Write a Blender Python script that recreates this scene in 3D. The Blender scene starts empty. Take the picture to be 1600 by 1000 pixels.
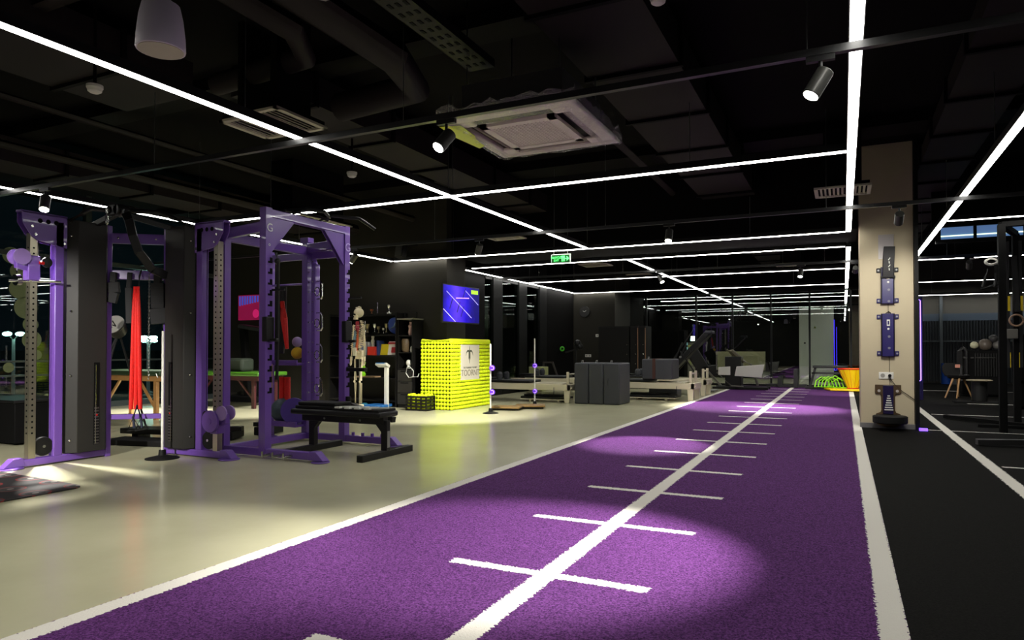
import bpy, bmesh, math, random
from mathutils import Vector, Matrix
R = math.radians
random.seed(7)
S = bpy.context.scene
col = S.collection

# ------------------------------------------------------------------ camera
F_PX, TILT = 1067.0, math.atan(16 / 1067)
YAW = math.atan((1318 - 800) / F_PX)
cd = bpy.data.cameras.new('camera')
cam = bpy.data.objects.new('camera', cd); col.objects.link(cam)
cam.location = (0, 0, 1.05)
cam.rotation_euler = (R(90) + TILT, 0, YAW)
cd.sensor_width = 36; cd.lens = 36 * F_PX / 1600
cd.shift_y = 29 / 1600
cd.clip_start = .05; cd.clip_end = 200
S.camera = cam

# ------------------------------------------------------------------ world, view
w = bpy.data.worlds.new('night'); S.world = w; w.use_nodes = True
w.node_tree.nodes['Background'].inputs[0].default_value = (.02, .04, .05, 1)
w.node_tree.nodes['Background'].inputs[1].default_value = .12
S.view_settings.view_transform = 'Standard'; S.view_settings.look = 'None'
S.view_settings.gamma = 1; S.view_settings.use_curve_mapping = False
S.view_settings.exposure = 0.0
STRIP = 19.0            # radiance of the ceiling light strips
SPOT = 420.0            # watts of a track spotlight

# ------------------------------------------------------------------ materials
def lin(c):
    return tuple(((v / 255) / 12.92 if v / 255 <= .04045 else ((v / 255 + .055) / 1.055) ** 2.4) for v in c)
_m = {}
def mat(name, c, rough=.5, metal=0, emit=0, spec=.5, noise=0, nscale=40, bump=0, alpha=1, coat=0, trans=0):
    """c is sRGB 0..255"""
    if name in _m: return _m[name]
    m = bpy.data.materials.new(name); m.use_nodes = True
    nt = m.node_tree; b = nt.nodes['Principled BSDF']; c = lin(c)
    b.inputs['Base Color'].default_value = (*c, 1)
    b.inputs['Roughness'].default_value = rough; b.inputs['Metallic'].default_value = metal
    b.inputs['Specular IOR Level'].default_value = spec
    b.inputs['Coat Weight'].default_value = coat
    b.inputs['Transmission Weight'].default_value = trans
    if emit:
        b.inputs['Emission Color'].default_value = (*c, 1); b.inputs['Emission Strength'].default_value = emit
    if noise or bump:
        tc = nt.nodes.new('ShaderNodeTexCoord'); n = nt.nodes.new('ShaderNodeTexNoise')
        n.inputs['Scale'].default_value = nscale; n.inputs['Detail'].default_value = 4
        nt.links.new(tc.outputs['Object'], n.inputs['Vector'])
        if noise:
            r = nt.nodes.new('ShaderNodeMix'); r.data_type = 'RGBA'
            r.inputs['A'].default_value = (*[max(0, v * (1 - noise)) for v in c], 1)
            r.inputs['B'].default_value = (*[min(1, v * (1 + noise)) for v in c], 1)
            nt.links.new(n.outputs['Fac'], r.inputs['Factor']); nt.links.new(r.outputs['Result'], b.inputs['Base Color'])
        if bump:
            bp = nt.nodes.new('ShaderNodeBump'); bp.inputs['Strength'].default_value = bump; bp.inputs['Distance'].default_value = .01
            nt.links.new(n.outputs['Fac'], bp.inputs['Height']); nt.links.new(bp.outputs['Normal'], b.inputs['Normal'])
    _m[name] = m; return m

def glass(name, fac=.07, tint=(.75, .85, .82), rough=.0):
    m = bpy.data.materials.new(name); m.use_nodes = True; nt = m.node_tree; nt.nodes.clear()
    o = nt.nodes.new('ShaderNodeOutputMaterial'); mx = nt.nodes.new('ShaderNodeMixShader')
    t = nt.nodes.new('ShaderNodeBsdfTransparent'); g = nt.nodes.new('ShaderNodeBsdfGlossy')
    t.inputs[0].default_value = (*tint, 1); g.inputs['Roughness'].default_value = rough; g.inputs['Color'].default_value = (.95, .97, .95, 1)
    mx.inputs[0].default_value = fac
    nt.links.new(t.outputs[0], mx.inputs[1]); nt.links.new(g.outputs[0], mx.inputs[2]); nt.links.new(mx.outputs[0], o.inputs[0])
    return m

PURPLE = mat('purple_paint', (112, 76, 168), .32, 0, coat=.25)
CHROME = mat('chrome', (205, 205, 200), .18, 1)
STEEL = mat('steel', (160, 160, 155), .35, 1)
BLACK = mat('black_metal', (20, 20, 20), .4, spec=.35)
BLACKM = mat('black_matte', (12, 12, 12), .75, spec=.12)
RUBBER = mat('black_rubber', (18, 18, 18), .6, spec=.25, noise=.3, nscale=90)
VINYL = mat('black_vinyl', (20, 20, 21), .45, spec=.35, bump=.15, nscale=140)
SHROUD = mat('grey_shroud', (44, 43, 41), .5, spec=.3, noise=.12, nscale=300)
WHITE = mat('white_plastic', (225, 224, 215), .4)
CREAM = mat('cream_paint', (216, 208, 182), .4)
BONE = mat('bone', (226, 214, 184), .5, noise=.15, nscale=30)
GREYVINYL = mat('grey_vinyl', (66, 68, 73), .5, spec=.3, bump=.1, nscale=120)
RED = mat('red_cord', (215, 22, 14), .55, noise=.3, nscale=60)
YELLOW = mat('yellow_plastic', (255, 214, 10), .4)
NEONY = mat('tennis_yellow', (222, 240, 10), .7, noise=.12, nscale=60)
NEONG = mat('neon_green', (150, 232, 20), .5)
WOOD = mat('wood', (176, 130, 76), .5, noise=.25, nscale=14)
DARKWOOD = mat('brown_wood', (128, 98, 44), .4, noise=.3, nscale=18)
BLUE = mat('blue_foam', (24, 84, 190), .6)
WALLK = mat('black_wall_paint', (46, 44, 39), .55, spec=.12, noise=.08, nscale=3, bump=.05)
CEILK = mat('black_ceiling_paint', (17, 16, 16), .8, spec=.05, noise=.2, nscale=2)
DUCT = mat('dark_duct', (40, 36, 36), .6, spec=.08, noise=.1, nscale=4)
SOFFIT = mat('black_soffit', (14, 13, 13), .7, spec=.08)
FRAME = mat('dark_frame', (14, 15, 15), .5, spec=.15)
GUIDE = mat('brushed_guide', (186, 180, 158), .28, .92)
def strip_mat():
    m = bpy.data.materials.new('light_strip_diffuser'); m.use_nodes = True
    b = m.node_tree.nodes['Principled BSDF']
    b.inputs['Emission Color'].default_value = (1, .98, .92, 1); b.inputs['Emission Strength'].default_value = STRIP
    return m
LED = strip_mat()
BULB = mat('spot_lens', (255, 252, 236), .3, emit=30)

# ------------------------------------------------------------------ mesh builder
def basis(d, up=(0, 0, 1)):
    d = Vector(d).normalized(); up = Vector(up)
    if abs(d.dot(up)) > .98: up = Vector((0, 1, 0)) if abs(d.y) < .9 else Vector((1, 0, 0))
    s = d.cross(up).normalized(); return d, s, s.cross(d).normalized()
class MB:
    def __init__(s): s.v = []; s.f = []; s.mi = []; s.cur = 0
    def add(s, vs, fs):
        o = len(s.v); s.v += [tuple(p) for p in vs]; s.f += [tuple(o + i for i in f) for f in fs]; s.mi += [s.cur] * len(fs); return s
    def box(s, c, d, rz=0, M=None):
        x, y, z = d[0] / 2, d[1] / 2, d[2] / 2
        vs = [Vector((a * x, b * y, e * z)) for e in (-1, 1) for a, b in ((-1, -1), (1, -1), (1, 1), (-1, 1))]
        if rz: vs = [Matrix.Rotation(rz, 3, 'Z') @ v for v in vs]
        if M: vs = [M @ v for v in vs]
        return s.add([v + Vector(c) for v in vs], [(3, 2, 1, 0), (4, 5, 6, 7), (0, 1, 5, 4), (1, 2, 6, 5), (2, 3, 7, 6), (3, 0, 4, 7)])
    def span(s, x0, x1, y0, y1, z0, z1):
        return s.box(((x0 + x1) / 2, (y0 + y1) / 2, (z0 + z1) / 2), (abs(x1 - x0), abs(y1 - y0), abs(z1 - z0)))
    def beam(s, p0, p1, w, h, up=(0, 0, 1)):
        p0, p1 = Vector(p0), Vector(p1); d, a, b = basis(p1 - p0, up)
        vs = [p + a * (i * w / 2) + b * (j * h / 2) for p in (p0, p1) for i, j in ((-1, -1), (1, -1), (1, 1), (-1, 1))]
        return s.add(vs, [(0, 1, 2, 3), (7, 6, 5, 4), (4, 5, 1, 0), (5, 6, 2, 1), (6, 7, 3, 2), (7, 4, 0, 3)])
    def cyl(s, p0, p1, r0, r1=None, n=20):
        r1 = r0 if r1 is None else r1
        p0, p1 = Vector(p0), Vector(p1); d, a, b = basis(p1 - p0); vs = []
        for p, r in ((p0, r0), (p1, r1)):
            vs += [p + a * (r * math.cos(2 * math.pi * i / n)) + b * (r * math.sin(2 * math.pi * i / n)) for i in range(n)]
        fs = [(i, (i + 1) % n, n + (i + 1) % n, n + i) for i in range(n)]
        return s.add(vs, fs + [tuple(range(n))[::-1], tuple(range(n, 2 * n))])
    def tube(s, pts, r, n=10, closed=False):
        pts = [Vector(p) for p in pts]; k = len(pts); rs = r if isinstance(r, (list, tuple)) else [r] * k; vs = []; pa = None
        for i, p in enumerate(pts):
            if closed: t = pts[(i + 1) % k] - pts[i - 1]
            else: t = pts[min(i + 1, k - 1)] - pts[max(i - 1, 0)]
            d, a, b = basis(t)
            if pa is not None:
                a = (pa - d * pa.dot(d)); a = a.normalized() if a.length > 1e-6 else basis(t)[1]; b = d.cross(a)
            pa = a
            vs += [p + a * (rs[i] * math.cos(2 * math.pi * j / n)) + b * (rs[i] * math.sin(2 * math.pi * j / n)) for j in range(n)]
        fs = []
        for i in range(k if closed else k - 1):
            i2 = (i + 1) % k
            fs += [(i * n + j, i * n + (j + 1) % n, i2 * n + (j + 1) % n, i2 * n + j) for j in range(n)]
        if not closed: fs += [tuple(range(n))[::-1], tuple((k - 1) * n + j for j in range(n))]
        return s.add(vs, fs)
    def lathe(s, prof, c=(0, 0, 0), n=28, M=None):
        vs = []; k = len(prof)
        for r, z in prof:
            for i in range(n):
                p = Vector((r * math.cos(2 * math.pi * i / n), r * math.sin(2 * math.pi * i / n), z))
                if M: p = M @ p
                vs.append(p + Vector(c))
        fs = [(i * n + j, i * n + (j + 1) % n, (i + 1) * n + (j + 1) % n, (i + 1) * n + j) for i in range(k - 1) for j in range(n)]
        return s.add(vs, fs + [tuple(range(n))[::-1], tuple((k - 1) * n + j for j in range(n))])
    def ball(s, c, r, n=14, sc=(1, 1, 1), M=None):
        k = n // 2; vs = []
        for i in range(1, k):
            t = math.pi * i / k
            for j in range(n):
                vs.append(Vector((math.sin(t) * math.cos(2 * math.pi * j / n) * r * sc[0], math.sin(t) * math.sin(2 * math.pi * j / n) * r * sc[1], -math.cos(t) * r * sc[2])))
        vs += [Vector((0, 0, -r * sc[2])), Vector((0, 0, r * sc[2]))]
        if M: vs = [M @ v for v in vs]
        fs = [(i * n + j, i * n + (j + 1) % n, (i + 1) * n + (j + 1) % n, (i + 1) * n + j) for i in range(k - 2) for j in range(n)]
        a = (k - 1) * n
        fs += [(a, (j + 1) % n, j) for j in range(n)] + [(a + 1, (k - 2) * n + j, (k - 2) * n + (j + 1) % n) for j in range(n)]
        return s.add([v + Vector(c) for v in vs], fs)
    def prism(s, poly, c, ax, ay, th):
        """poly in plane (ax, ay) from point c, thickness th along ax x ay, centred"""
        ax, ay, c = Vector(ax), Vector(ay), Vector(c); nn = ax.cross(ay).normalized() * th / 2; k = len(poly)
        vs = [c + ax * x + ay * y - nn for x, y in poly] + [c + ax * x + ay * y + nn for x, y in poly]
        return s.add(vs, [tuple(range(k))[::-1], tuple(range(k, 2 * k))] + [(i, (i + 1) % k, k + (i + 1) % k, k + i) for i in range(k)])
    def mat(s, i): s.cur = i; return s
    def build(s, name, m, parent=None, bevel=0, smooth=True):
        me = bpy.data.meshes.new(name); vs = s.v
        off = Vector((0, 0, 0))
        if parent is None:
            xs = [v[0] for v in vs]; ys = [v[1] for v in vs]; zs = [v[2] for v in vs]
            off = Vector(((min(xs) + max(xs)) / 2, (min(ys) + max(ys)) / 2, min(zs)))
        else: off = ORIGIN.get(parent.name, Vector((0, 0, 0)))
        me.from_pydata([tuple(Vector(v) - off) for v in vs], [], s.f)
        ms = m if isinstance(m, (list, tuple)) else [m]
        for q in ms: me.materials.append(q)
        me.polygons.foreach_set('material_index', s.mi)
        bm = bmesh.new(); bm.from_mesh(me); bmesh.ops.recalc_face_normals(bm, faces=bm.faces); bm.to_mesh(me); bm.free()
        if smooth:
            me.polygons.foreach_set('use_smooth', [True] * len(me.polygons)); me.set_sharp_from_angle(angle=R(32))
        o = bpy.data.objects.new(name, me); col.objects.link(o)
        if parent is None: o.location = off
        else:
            o.parent = parent; ORIGIN[o.name] = off
        if bevel:
            b = o.modifiers.new('bevel', 'BEVEL'); b.width = bevel; b.segments = 2; b.limit_method = 'ANGLE'; b.angle_limit = R(40)
        return o
ORIGIN = {}
def tag(o, label=None, cat=None, group=None, kind=None):
    if label: o['label'] = label
    if cat: o['category'] = cat
    if group: o['group'] = group
    if kind: o['kind'] = kind
    return o
def thing(name, label, cat, loc=(0, 0, 0), rz=0, group=None, local=False):
    """an Empty at the thing's base; with local=False its parts are given in world coordinates"""
    o = bpy.data.objects.new(name, None); col.objects.link(o); o.empty_display_size = .1
    o.location = loc; o.rotation_euler = (0, 0, rz)
    ORIGIN[o.name] = Vector((0, 0, 0)) if local else Vector(loc)
    return tag(o, label, cat, group)
def plabel(o, t): o['label'] = t; return o
def struct(name, mb, m, bevel=0): return tag(mb.build(name, m, None, bevel), kind='structure')
def dup(root, loc, label=None, rz=None, group=None):
    r = root.copy(); col.objects.link(r); r.location = loc
    if rz is not None: r.rotation_euler = (0, 0, rz)
    if label: r['label'] = label
    if group: r['group'] = group
    for ch in list(root.children):
        c = ch.copy(); col.objects.link(c); c.parent = r
        for g in list(ch.children):
            d = g.copy(); col.objects.link(d); d.parent = c
    return r
def text(name, body, size, M, m, parent, extrude=.001, sx=1):
    cu = bpy.data.curves.new(name, 'FONT'); cu.body = body; cu.size = size; cu.extrude = extrude
    cu.align_x = 'CENTER'; cu.align_y = 'CENTER'
    t = bpy.data.objects.new(name, cu); col.objects.link(t)
    dg = bpy.context.evaluated_depsgraph_get(); me = bpy.data.meshes.new_from_object(t.evaluated_get(dg))
    bpy.data.objects.remove(t); me.transform(Matrix.Diagonal((sx, 1, 1, 1))); me.transform(M)
    me.transform(Matrix.Translation(-ORIGIN.get(parent.name, Vector((0, 0, 0)))))
    me.materials.clear(); me.materials.append(m)
    o = bpy.data.objects.new(name, me); col.objects.link(o); o.parent = parent; return o
def facing(c, right, up=(0, 0, 1)):
    r = Vector(right).normalized(); u = Vector(up).normalized(); n = r.cross(u)
    return Matrix(((r.x, u.x, n.x, c[0]), (r.y, u.y, n.y, c[1]), (r.z, u.z, n.z, c[2]), (0, 0, 0, 1)))

# ================================================================== SETTING
def floor_mat():
    m = bpy.data.materials.new('beige_resin_floor'); m.use_nodes = True; nt = m.node_tree; b = nt.nodes['Principled BSDF']
    tc = nt.nodes.new('ShaderNodeTexCoord'); n = nt.nodes.new('ShaderNodeTexNoise'); n.inputs['Scale'].default_value = 1.3; n.inputs['Detail'].default_value = 6
    nt.links.new(tc.outputs['Object'], n.inputs['Vector'])
    r = nt.nodes.new('ShaderNodeValToRGB'); nt.links.new(n.outputs['Fac'], r.inputs[0])
    r.color_ramp.elements[0].position = .3; r.color_ramp.elements[0].color = (*lin((188, 185, 153)), 1)
    r.color_ramp.elements[1].position = .7; r.color_ramp.elements[1].color = (*lin((202, 199, 166)), 1)
    nt.links.new(r.outputs[0], b.inputs['Base Color']); b.inputs['Roughness'].default_value = .22; b.inputs['Specular IOR Level'].default_value = .5
    n2 = nt.nodes.new('ShaderNodeTexNoise'); n2.inputs['Scale'].default_value = 9; nt.links.new(tc.outputs['Object'], n2.inputs['Vector'])
    bp = nt.nodes.new('ShaderNodeBump'); bp.inputs['Strength'].default_value = .06; bp.inputs['Distance'].default_value = .01
    nt.links.new(n2.outputs['Fac'], bp.inputs['Height']); nt.links.new(bp.outputs['Normal'], b.inputs['Normal'])
    return m
def turf_mat(name, ca, cb, lines, fuzz=.012):
    """artificial turf: fine two-tone pile; lines = rectangles (x0,x1,y0,y1) of white pile, in object coordinates = world metres"""
    m = bpy.data.materials.new(name); m.use_nodes = True; nt = m.node_tree; N = nt.nodes; L = nt.links; b = N['Principled BSDF']
    geo = N.new('ShaderNodeNewGeometry')
    n1 = N.new('ShaderNodeTexNoise'); n1.inputs['Scale'].default_value = 70; n1.inputs['Detail'].default_value = 3; L.new(geo.outputs['Position'], n1.inputs['Vector'])
    sub = N.new('ShaderNodeVectorMath'); sub.operation = 'SUBTRACT'; L.new(n1.outputs['Color'], sub.inputs[0]); sub.inputs[1].default_value = (.5, .5, .5)
    sc = N.new('ShaderNodeVectorMath'); sc.operation = 'SCALE'; L.new(sub.outputs[0], sc.inputs[0]); sc.inputs['Scale'].default_value = fuzz * 4
    ad = N.new('ShaderNodeVectorMath'); ad.operation = 'ADD'; L.new(geo.outputs['Position'], ad.inputs[0]); L.new(sc.outputs[0], ad.inputs[1])
    sx = N.new('ShaderNodeSeparateXYZ'); L.new(ad.outputs[0], sx.inputs[0])
    def mth(op, a, v=None, c=None):
        q = N.new('ShaderNodeMath'); q.operation = op
        for i, u in enumerate((a, v, c)):
            if u is None: continue
            if isinstance(u, (int, float)): q.inputs[i].default_value = u
            else: L.new(u, q.inputs[i])
        return q.outputs[0]
    def within(sock, a, c): return mth('MULTIPLY', mth('GREATER_THAN', sock, a), mth('LESS_THAN', sock, c))
    mask = None
    for ln in lines:
        x0, x1, y0, y1 = ln[:4]
        k = within(sx.outputs[0], x0, x1)
        if len(ln) > 4:      # repeats every metre along y
            fr = mth('ABSOLUTE', mth('SUBTRACT', mth('FRACT', sx.outputs[1]), ln[4]))
            k = mth('MULTIPLY', k, mth('LESS_THAN', fr, ln[5]))
        k = mth('MULTIPLY', k, within(sx.outputs[1], y0, y1))
        mask = k if mask is None else mth('MAXIMUM', mask, k)
    n2 = N.new('ShaderNodeTexNoise'); n2.inputs['Scale'].default_value = 120; n2.inputs['Detail'].default_value = 5; n2.inputs['Roughness'].default_value = .7
    L.new(geo.outputs['Position'], n2.inputs['Vector'])
    rp = N.new('ShaderNodeValToRGB'); L.new(n2.outputs['Fac'], rp.inputs[0])
    rp.color_ramp.elements[0].position = .38; rp.color_ramp.elements[0].color = (*lin(ca), 1)
    rp.color_ramp.elements[1].position = .64; rp.color_ramp.elements[1].color = (*lin(cb), 1)
    mx = N.new('ShaderNodeMix'); mx.data_type = 'RGBA'; L.new(rp.outputs[0], mx.inputs['A']); mx.inputs['B'].default_value = (*lin((238, 234, 224)), 1)
    L.new(mask, mx.inputs['Factor']); L.new(mx.outputs['Result'], b.inputs['Base Color'])
    b.inputs['Roughness'].default_value = .85; b.inputs['Specular IOR Level'].default_value = .08
    b.inputs['Sheen Weight'].default_value = 0
    bp = N.new('ShaderNodeBump'); bp.inputs['Strength'].default_value = .6; bp.inputs['Distance'].default_value = .008
    L.new(n2.outputs['Fac'], bp.inputs['Height']); L.new(bp.outputs['Normal'], b.inputs['Normal'])
    return m

struct('floor', MB().span(-13, 8, -4, 27, -.1, 0), floor_mat())
tm = turf_mat('purple_turf', (50, 20, 64), (122, 70, 140), [(-2.72, -2.62, -4, 20.22), (-1.285, -1.185, -4, 20.1), (.11, .21, -4, 20.25), (-1.74, -.76, 1.8, 20, .91, .035)])
o = MB().span(-2.72, .21, -4, 20.25, .0, .012).build('turf_lane', tm)
tag(o, 'long purple artificial turf lane with white centre line and metre cross marks', 'turf')
bm_ = turf_mat('black_turf', (4, 4, 4), (27, 26, 24), [(1.12, 1.22, -4, 20), (1.25, 8, 12.68, 12.74), (.9, 8, 10.2, 10.235), (1.25, 8, 7.28, 7.33), (1.2, 8, 19.8, 19.9), (2.1, 8, 15.4, 15.46)])
o = MB().span(.21, 6.4, -4, 24.5, .0, .01).build('turf_area', bm_)
tag(o, 'black artificial turf with thin white lines to the right of the purple lane', 'turf')

struct('ceiling', MB().span(-13, 8, -4, 27, 3.75, 3.9), CEILK)
# big downstand soffits that cross the hall
g = 'painted black ceiling soffits'
struct('trim_1', MB().span(-6.37, .18, 10.62, 11.85, 2.72, 3.75), SOFFIT)
struct('wall_back_left', MB().span(-13, -6.37, 10.45, 11.12, 0, 3.75), WALLK)
struct('wall_left_far', MB().span(-7.3, -7.1, 11.12, 13.25, 0, 3.75), SOFFIT)
struct('wall_clock', MB().span(-7.9, -5.85, 18.75, 20.3, 0, 3.75), WALLK)
struct('wall_left_end', MB().span(-7.9, -7.1, 16.65, 18.75, 0, 3.75), SOFFIT)
struct('wall_front', MB().span(-13, 8, -4.2, -4, 0, 3.75), WALLK)
struct('wall_right', MB().span(6.4, 6.6, -4, 24.5, 0, 3.75), mat('dark_grey_wall', (40, 40, 40), .6))
struct('wall_beyond_glass', MB().span(-8, .75, 26, 26.2, 0, 3.75), SOFFIT)
struct('wall_left_beyond', MB().span(-8, -7.85, 20.3, 26, 0, 3.75), SOFFIT)
# back wall of the right-hand area: grey plaster over a blue-grey band over dark ribbed cladding
GW = mat('grey_plaster', (92, 90, 84), .7, noise=.08, nscale=3)
struct('wall_back_right', MB().span(.75, 6.6, 24.5, 24.7, 0, 3.75), GW)
struct('trim_2', MB().span(.78, 6.4, 24.44, 24.5, 1.9, 2.12), mat('blue_grey_band', (78, 92, 108), .5))
rb = MB()
for i in range(75): rb.span(.8 + i * .075, .8 + i * .075 + .045, 24.42, 24.5, .05, 1.9)
rb.span(.8, 6.4, 24.48, 24.5, .05, 1.9)
struct('trim_3', rb, mat('ribbed_cladding', (36, 42, 48), .5))
struct('trim_4', MB().span(.8, 6.4, 24.36, 24.41, 1.26, 1.3), mat('rail_grey', (88, 96, 100), .4))
struct('trim_5', MB().span(2.63, 2.71, 24.3, 24.4, 0, 2.7), mat('rail_grey', (88, 96, 100), .4))

# window wall on the far left: tall glass, dark mullions, two rails
WG = glass('window_glass', .06, (.7, .8, .8))
yy = [-3.9, -1.4, 1.1, 3.6, 6.0, 7.55, 10.4]
for i in range(6):
    w_ = struct('window_%d' % (i + 1), MB().span(-12.02, -12.0, yy[i], yy[i + 1], 0.05, 3.7), WG)
    fr = MB().span(-12.06, -11.96, yy[i] - .05, yy[i] + .05, 0, 3.75).span(-12.06, -11.96, yy[i], yy[i + 1], 0, .1).span(-12.05, -11.97, yy[i], yy[i + 1], 2.55, 2.63)
    fr.span(-12.04, -11.96, yy[i], yy[i + 1], .83, .86).span(-12.04, -11.96, yy[i], yy[i + 1], .6, .63)
    fo = fr.build('window_frame', mat('window_rail', (74, 82, 82), .35, .5)); tag(fo, kind='structure'); fo.name = 'window_frame'
    Mx = fo.location.copy(); fo.parent = w_; fo.location = Mx - w_.location
struct('trim_6', MB().span(-18.5, -12.1, -4, 14, -.25, -.15), mat('terrace', (30, 34, 36), .8))
struct('wall_outside', MB().span(-18.8, -18.6, -4, 14, -.2, 1.0), mat('outside_parapet', (24, 28, 32), .8))
# windows of the far left bay (dark glass between wide black mullions)
DG = glass('dark_window_glass', .08, (.55, .66, .6))
for i, (a, b_) in enumerate(((13.25, 13.6), (14.1, 14.95), (15.4, 16.2))):
    w_ = struct('window_%d' % (7 + i), MB().span(-7.13, -7.11, a, b_, .3, 2.62), DG)
    fo = MB().span(-7.2, -7.06, b_, b_ + .45 if i < 2 else 16.65, 0, 3.75).span(-7.2, -7.08, a, b_, 2.6, 3.75).span(-7.2, -7.08, a, b_, 0, .3).build('window_frame', FRAME)
    tag(fo, kind='structure'); Mx = fo.location.copy(); fo.parent = w_; fo.location = Mx - w_.location
# curtain-like pale column seen through those windows
struct('trim_7', MB().span(-9.2, -9.0, 12, 18.7, 0, 3.75), mat('outer_wall', (120, 136, 124), .7))

# glass partition at the end of the lane
PG = glass('partition_glass', .10, (.8, .84, .82))
gx = [-5.85, -5.35, -3.87, -2.85, -1.82, -.83, .18, .75]
for i in range(7):
    w_ = struct('window_%d' % (10 + i), MB().span(gx[i], gx[i + 1], 20.3, 20.315, .05, 2.62), PG)
    fo = MB().span(gx[i + 1] - .025, gx[i + 1] + .025, 20.27, 20.34, 0, 2.66).span(gx[i], gx[i + 1], 20.27, 20.34, 0, .06).span(gx[i], gx[i + 1], 20.27, 20.34, 2.62, 2.68).build('window_frame', FRAME)
    tag(fo, kind='structure'); Mx = fo.location.copy(); fo.parent = w_; fo.location = Mx - w_.location
struct('wall_over_glass', MB().span(-5.85, .75, 20.27, 20.34, 2.68, 3.75), SOFFIT)
struct('wall_behind_pillar', MB().span(.75, .95, 20.36, 24.5, 0.011, 3.75), SOFFIT)

# beige pillar
PIL = mat('beige_pillar', (190, 178, 150), .6, spec=.2, noise=.05, nscale=5)
struct('wall_pillar', MB().span(.2, .82, 10.2, 10.95, 0, 3.75), PIL, .004)
struct('baseboard_pillar', MB().span(.19, .83, 10.185, 10.2, 0, .075), mat('silver_baseboard', (150, 148, 150), .35, .6))
struct('trim_8', MB().span(.825, .87, 10.12, 10.95, 0, 3.75), FRAME)
# transom pane; its weak blue glow stands for building lights outside
TW = mat('bluish_lit_pane', (104, 140, 196), .3, emit=.5)
w_ = struct('window_17', MB().span(1.3, 3.6, 12.0, 12.02, 2.68, 2.86), TW)
fo = MB().span(1.2, 3.7, 11.95, 12.0, 2.86, 3.75)
for x in (1.3, 1.75, 2.05, 2.35, 2.7, 3.6): fo.span(x - .02, x + .02, 11.97, 12.0, 2.62, 2.86)
fo = fo.span(1.25, 3.65, 11.96, 12.0, 2.62, 2.68).build('window_frame', FRAME); tag(fo, kind='structure'); Mx = fo.location.copy(); fo.parent = w_; fo.location = Mx - w_.location
fo = MB().span(1.3, 3.6, 11.985, 11.998, 2.725, 2.74).beam((2.2, 11.99, 2.7), (2.15, 11.99, 2.8), .012, .012).beam((2.45, 11.99, 2.7), (2.45, 11.99, 2.8), .012, .012).beam((2.58, 11.99, 2.69), (2.62, 11.99, 2.8), .012, .012)\
    .build('window_reflection', mat('strip_reflection', (210, 230, 190), .4, emit=2)); tag(fo, kind='structure'); Mx = fo.location.copy(); fo.parent = w_; fo.location = Mx - w_.location  # glowing bars imitate light strips reflected in the pane

# ================================================================== CEILING SERVICES
DUCTS = [(-1.9, -1.15, -3.5, 10.5, 3.3), (-1.95, -1.0, 12.0, 20.1, 3.3), (-4.95, -4.4, 4.4, 10.4, 3.32), (-9.65, -9.0, -3.5, 10.3, 3.3), (-6.1, -5.2, -3.5, 4.2, 3.3), (.9, 1.45, 3.5, 19, 3.4), (-7.9, -4.0, 14.0, 14.6, 3.35), (-6.37, .18, 10.6, 11.9, 2.72), (-12, 6.4, -1, -.5, 3.62), (-12, 6.4, 4.75, 5.05, 3.62), (-12, 6.4, 8.9, 9.4, 3.62), (-12, 6.4, 16.2, 16.6, 3.62)]
def top_at(x, y):
    z = 3.75
    for a, b, c, d, h in DUCTS:
        if a - .04 <= x <= b + .04 and c - .04 <= y <= d + .04: z = min(z, h - .031 if h not in (3.62, 2.72) else h)
    return z
def strip(name, p0, p1, label, group=None, z=2.65, wd=.062):
    p0 = Vector((*p0, z)); p1 = Vector((*p1, z)); c = (p0 + p1) / 2
    t = thing('linear_light', label, 'strip light', (c.x, c.y, z), group=group)
    d = (p1 - p0).normalized(); s = Vector((-d.y, d.x, 0))
    MB().beam(p0 + Vector((0, 0, .045)), p1 + Vector((0, 0, .045)), wd + .012, .06).build('housing', BLACK, t)
    MB().beam(p0 + Vector((0, 0, .013)), p1 + Vector((0, 0, .013)), wd, .004).build('diffuser', LED, t)
    L = (p1 - p0).length; k = max(1, int(L / 3)); wr = MB()
    for i in range(k + 1):
        q = p0 + (p1 - p0) * ((i + .5) / (k + 1)); wr.cyl(q + Vector((0, 0, .07)), (q.x, q.y, top_at(q.x, q.y)), .003, n=6)
    wr.build('suspension_wire', STEEL, t)
    return t
strip('A', (.07, -3.5), (.07, 10.45), 'long wide light strip directly over the right edge of the purple lane, near section')
strip('A2', (.08, 12.05), (.08, 20.2), 'far light strip over the right edge of the lane, beyond the black soffit')
strip('C', (-3.81, -3.5), (-3.7, 10.42), 'long diagonal light strip from upper left that crosses the first cross strip')
strip('C2', (-3.5, 12.05), (-3.53, 20.2), 'far lengthwise light strip running towards the glass partition left of the lane')
strip('D', (-7.62, -3.5), (-7.5, 10.36), 'lengthwise light strip above the cable machine, passing behind its top')
strip('E', (-6.95, 12.1), (-7.04, 18.7), 'lengthwise light strip along the dark windows, ending at the clock wall')
strip('B', (1.15, -3.5), (1.15, 14.3), 'lengthwise light strip to the right of the beige pillar')
strip('1', (-7.55, 6.2), (.03, 6.2), 'nearest cross light strip, running from the power rack to the lane strip')
strip('2', (-7.45, 10.38), (.03, 10.46), 'second cross light strip, starting at the black shelf wall corner')
strip('3', (-6.7, 11.98), (.03, 11.98), 'third cross light strip, just beyond the black soffit')
strip('4', (-6.9, 15.2), (.03, 15.2), 'fourth cross light strip, in front of the clock wall')
strip('5', (-7.0, 18.68), (.03, 18.85), 'fifth cross light strip, along the top of the clock wall')
strip('b1', (1.2, 10.15), (6.3, 10.15), 'cross light strip right of the pillar, the highest in the picture')
strip('b2', (1.2, 14.4), (6.3, 14.4), 'cross light strip right of the pillar, at the end of the lengthwise strip')
strip('b3', (1.1, 19.2), (6.3, 19.2), 'cross light strip right of the pillar, second from the back wall')
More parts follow.
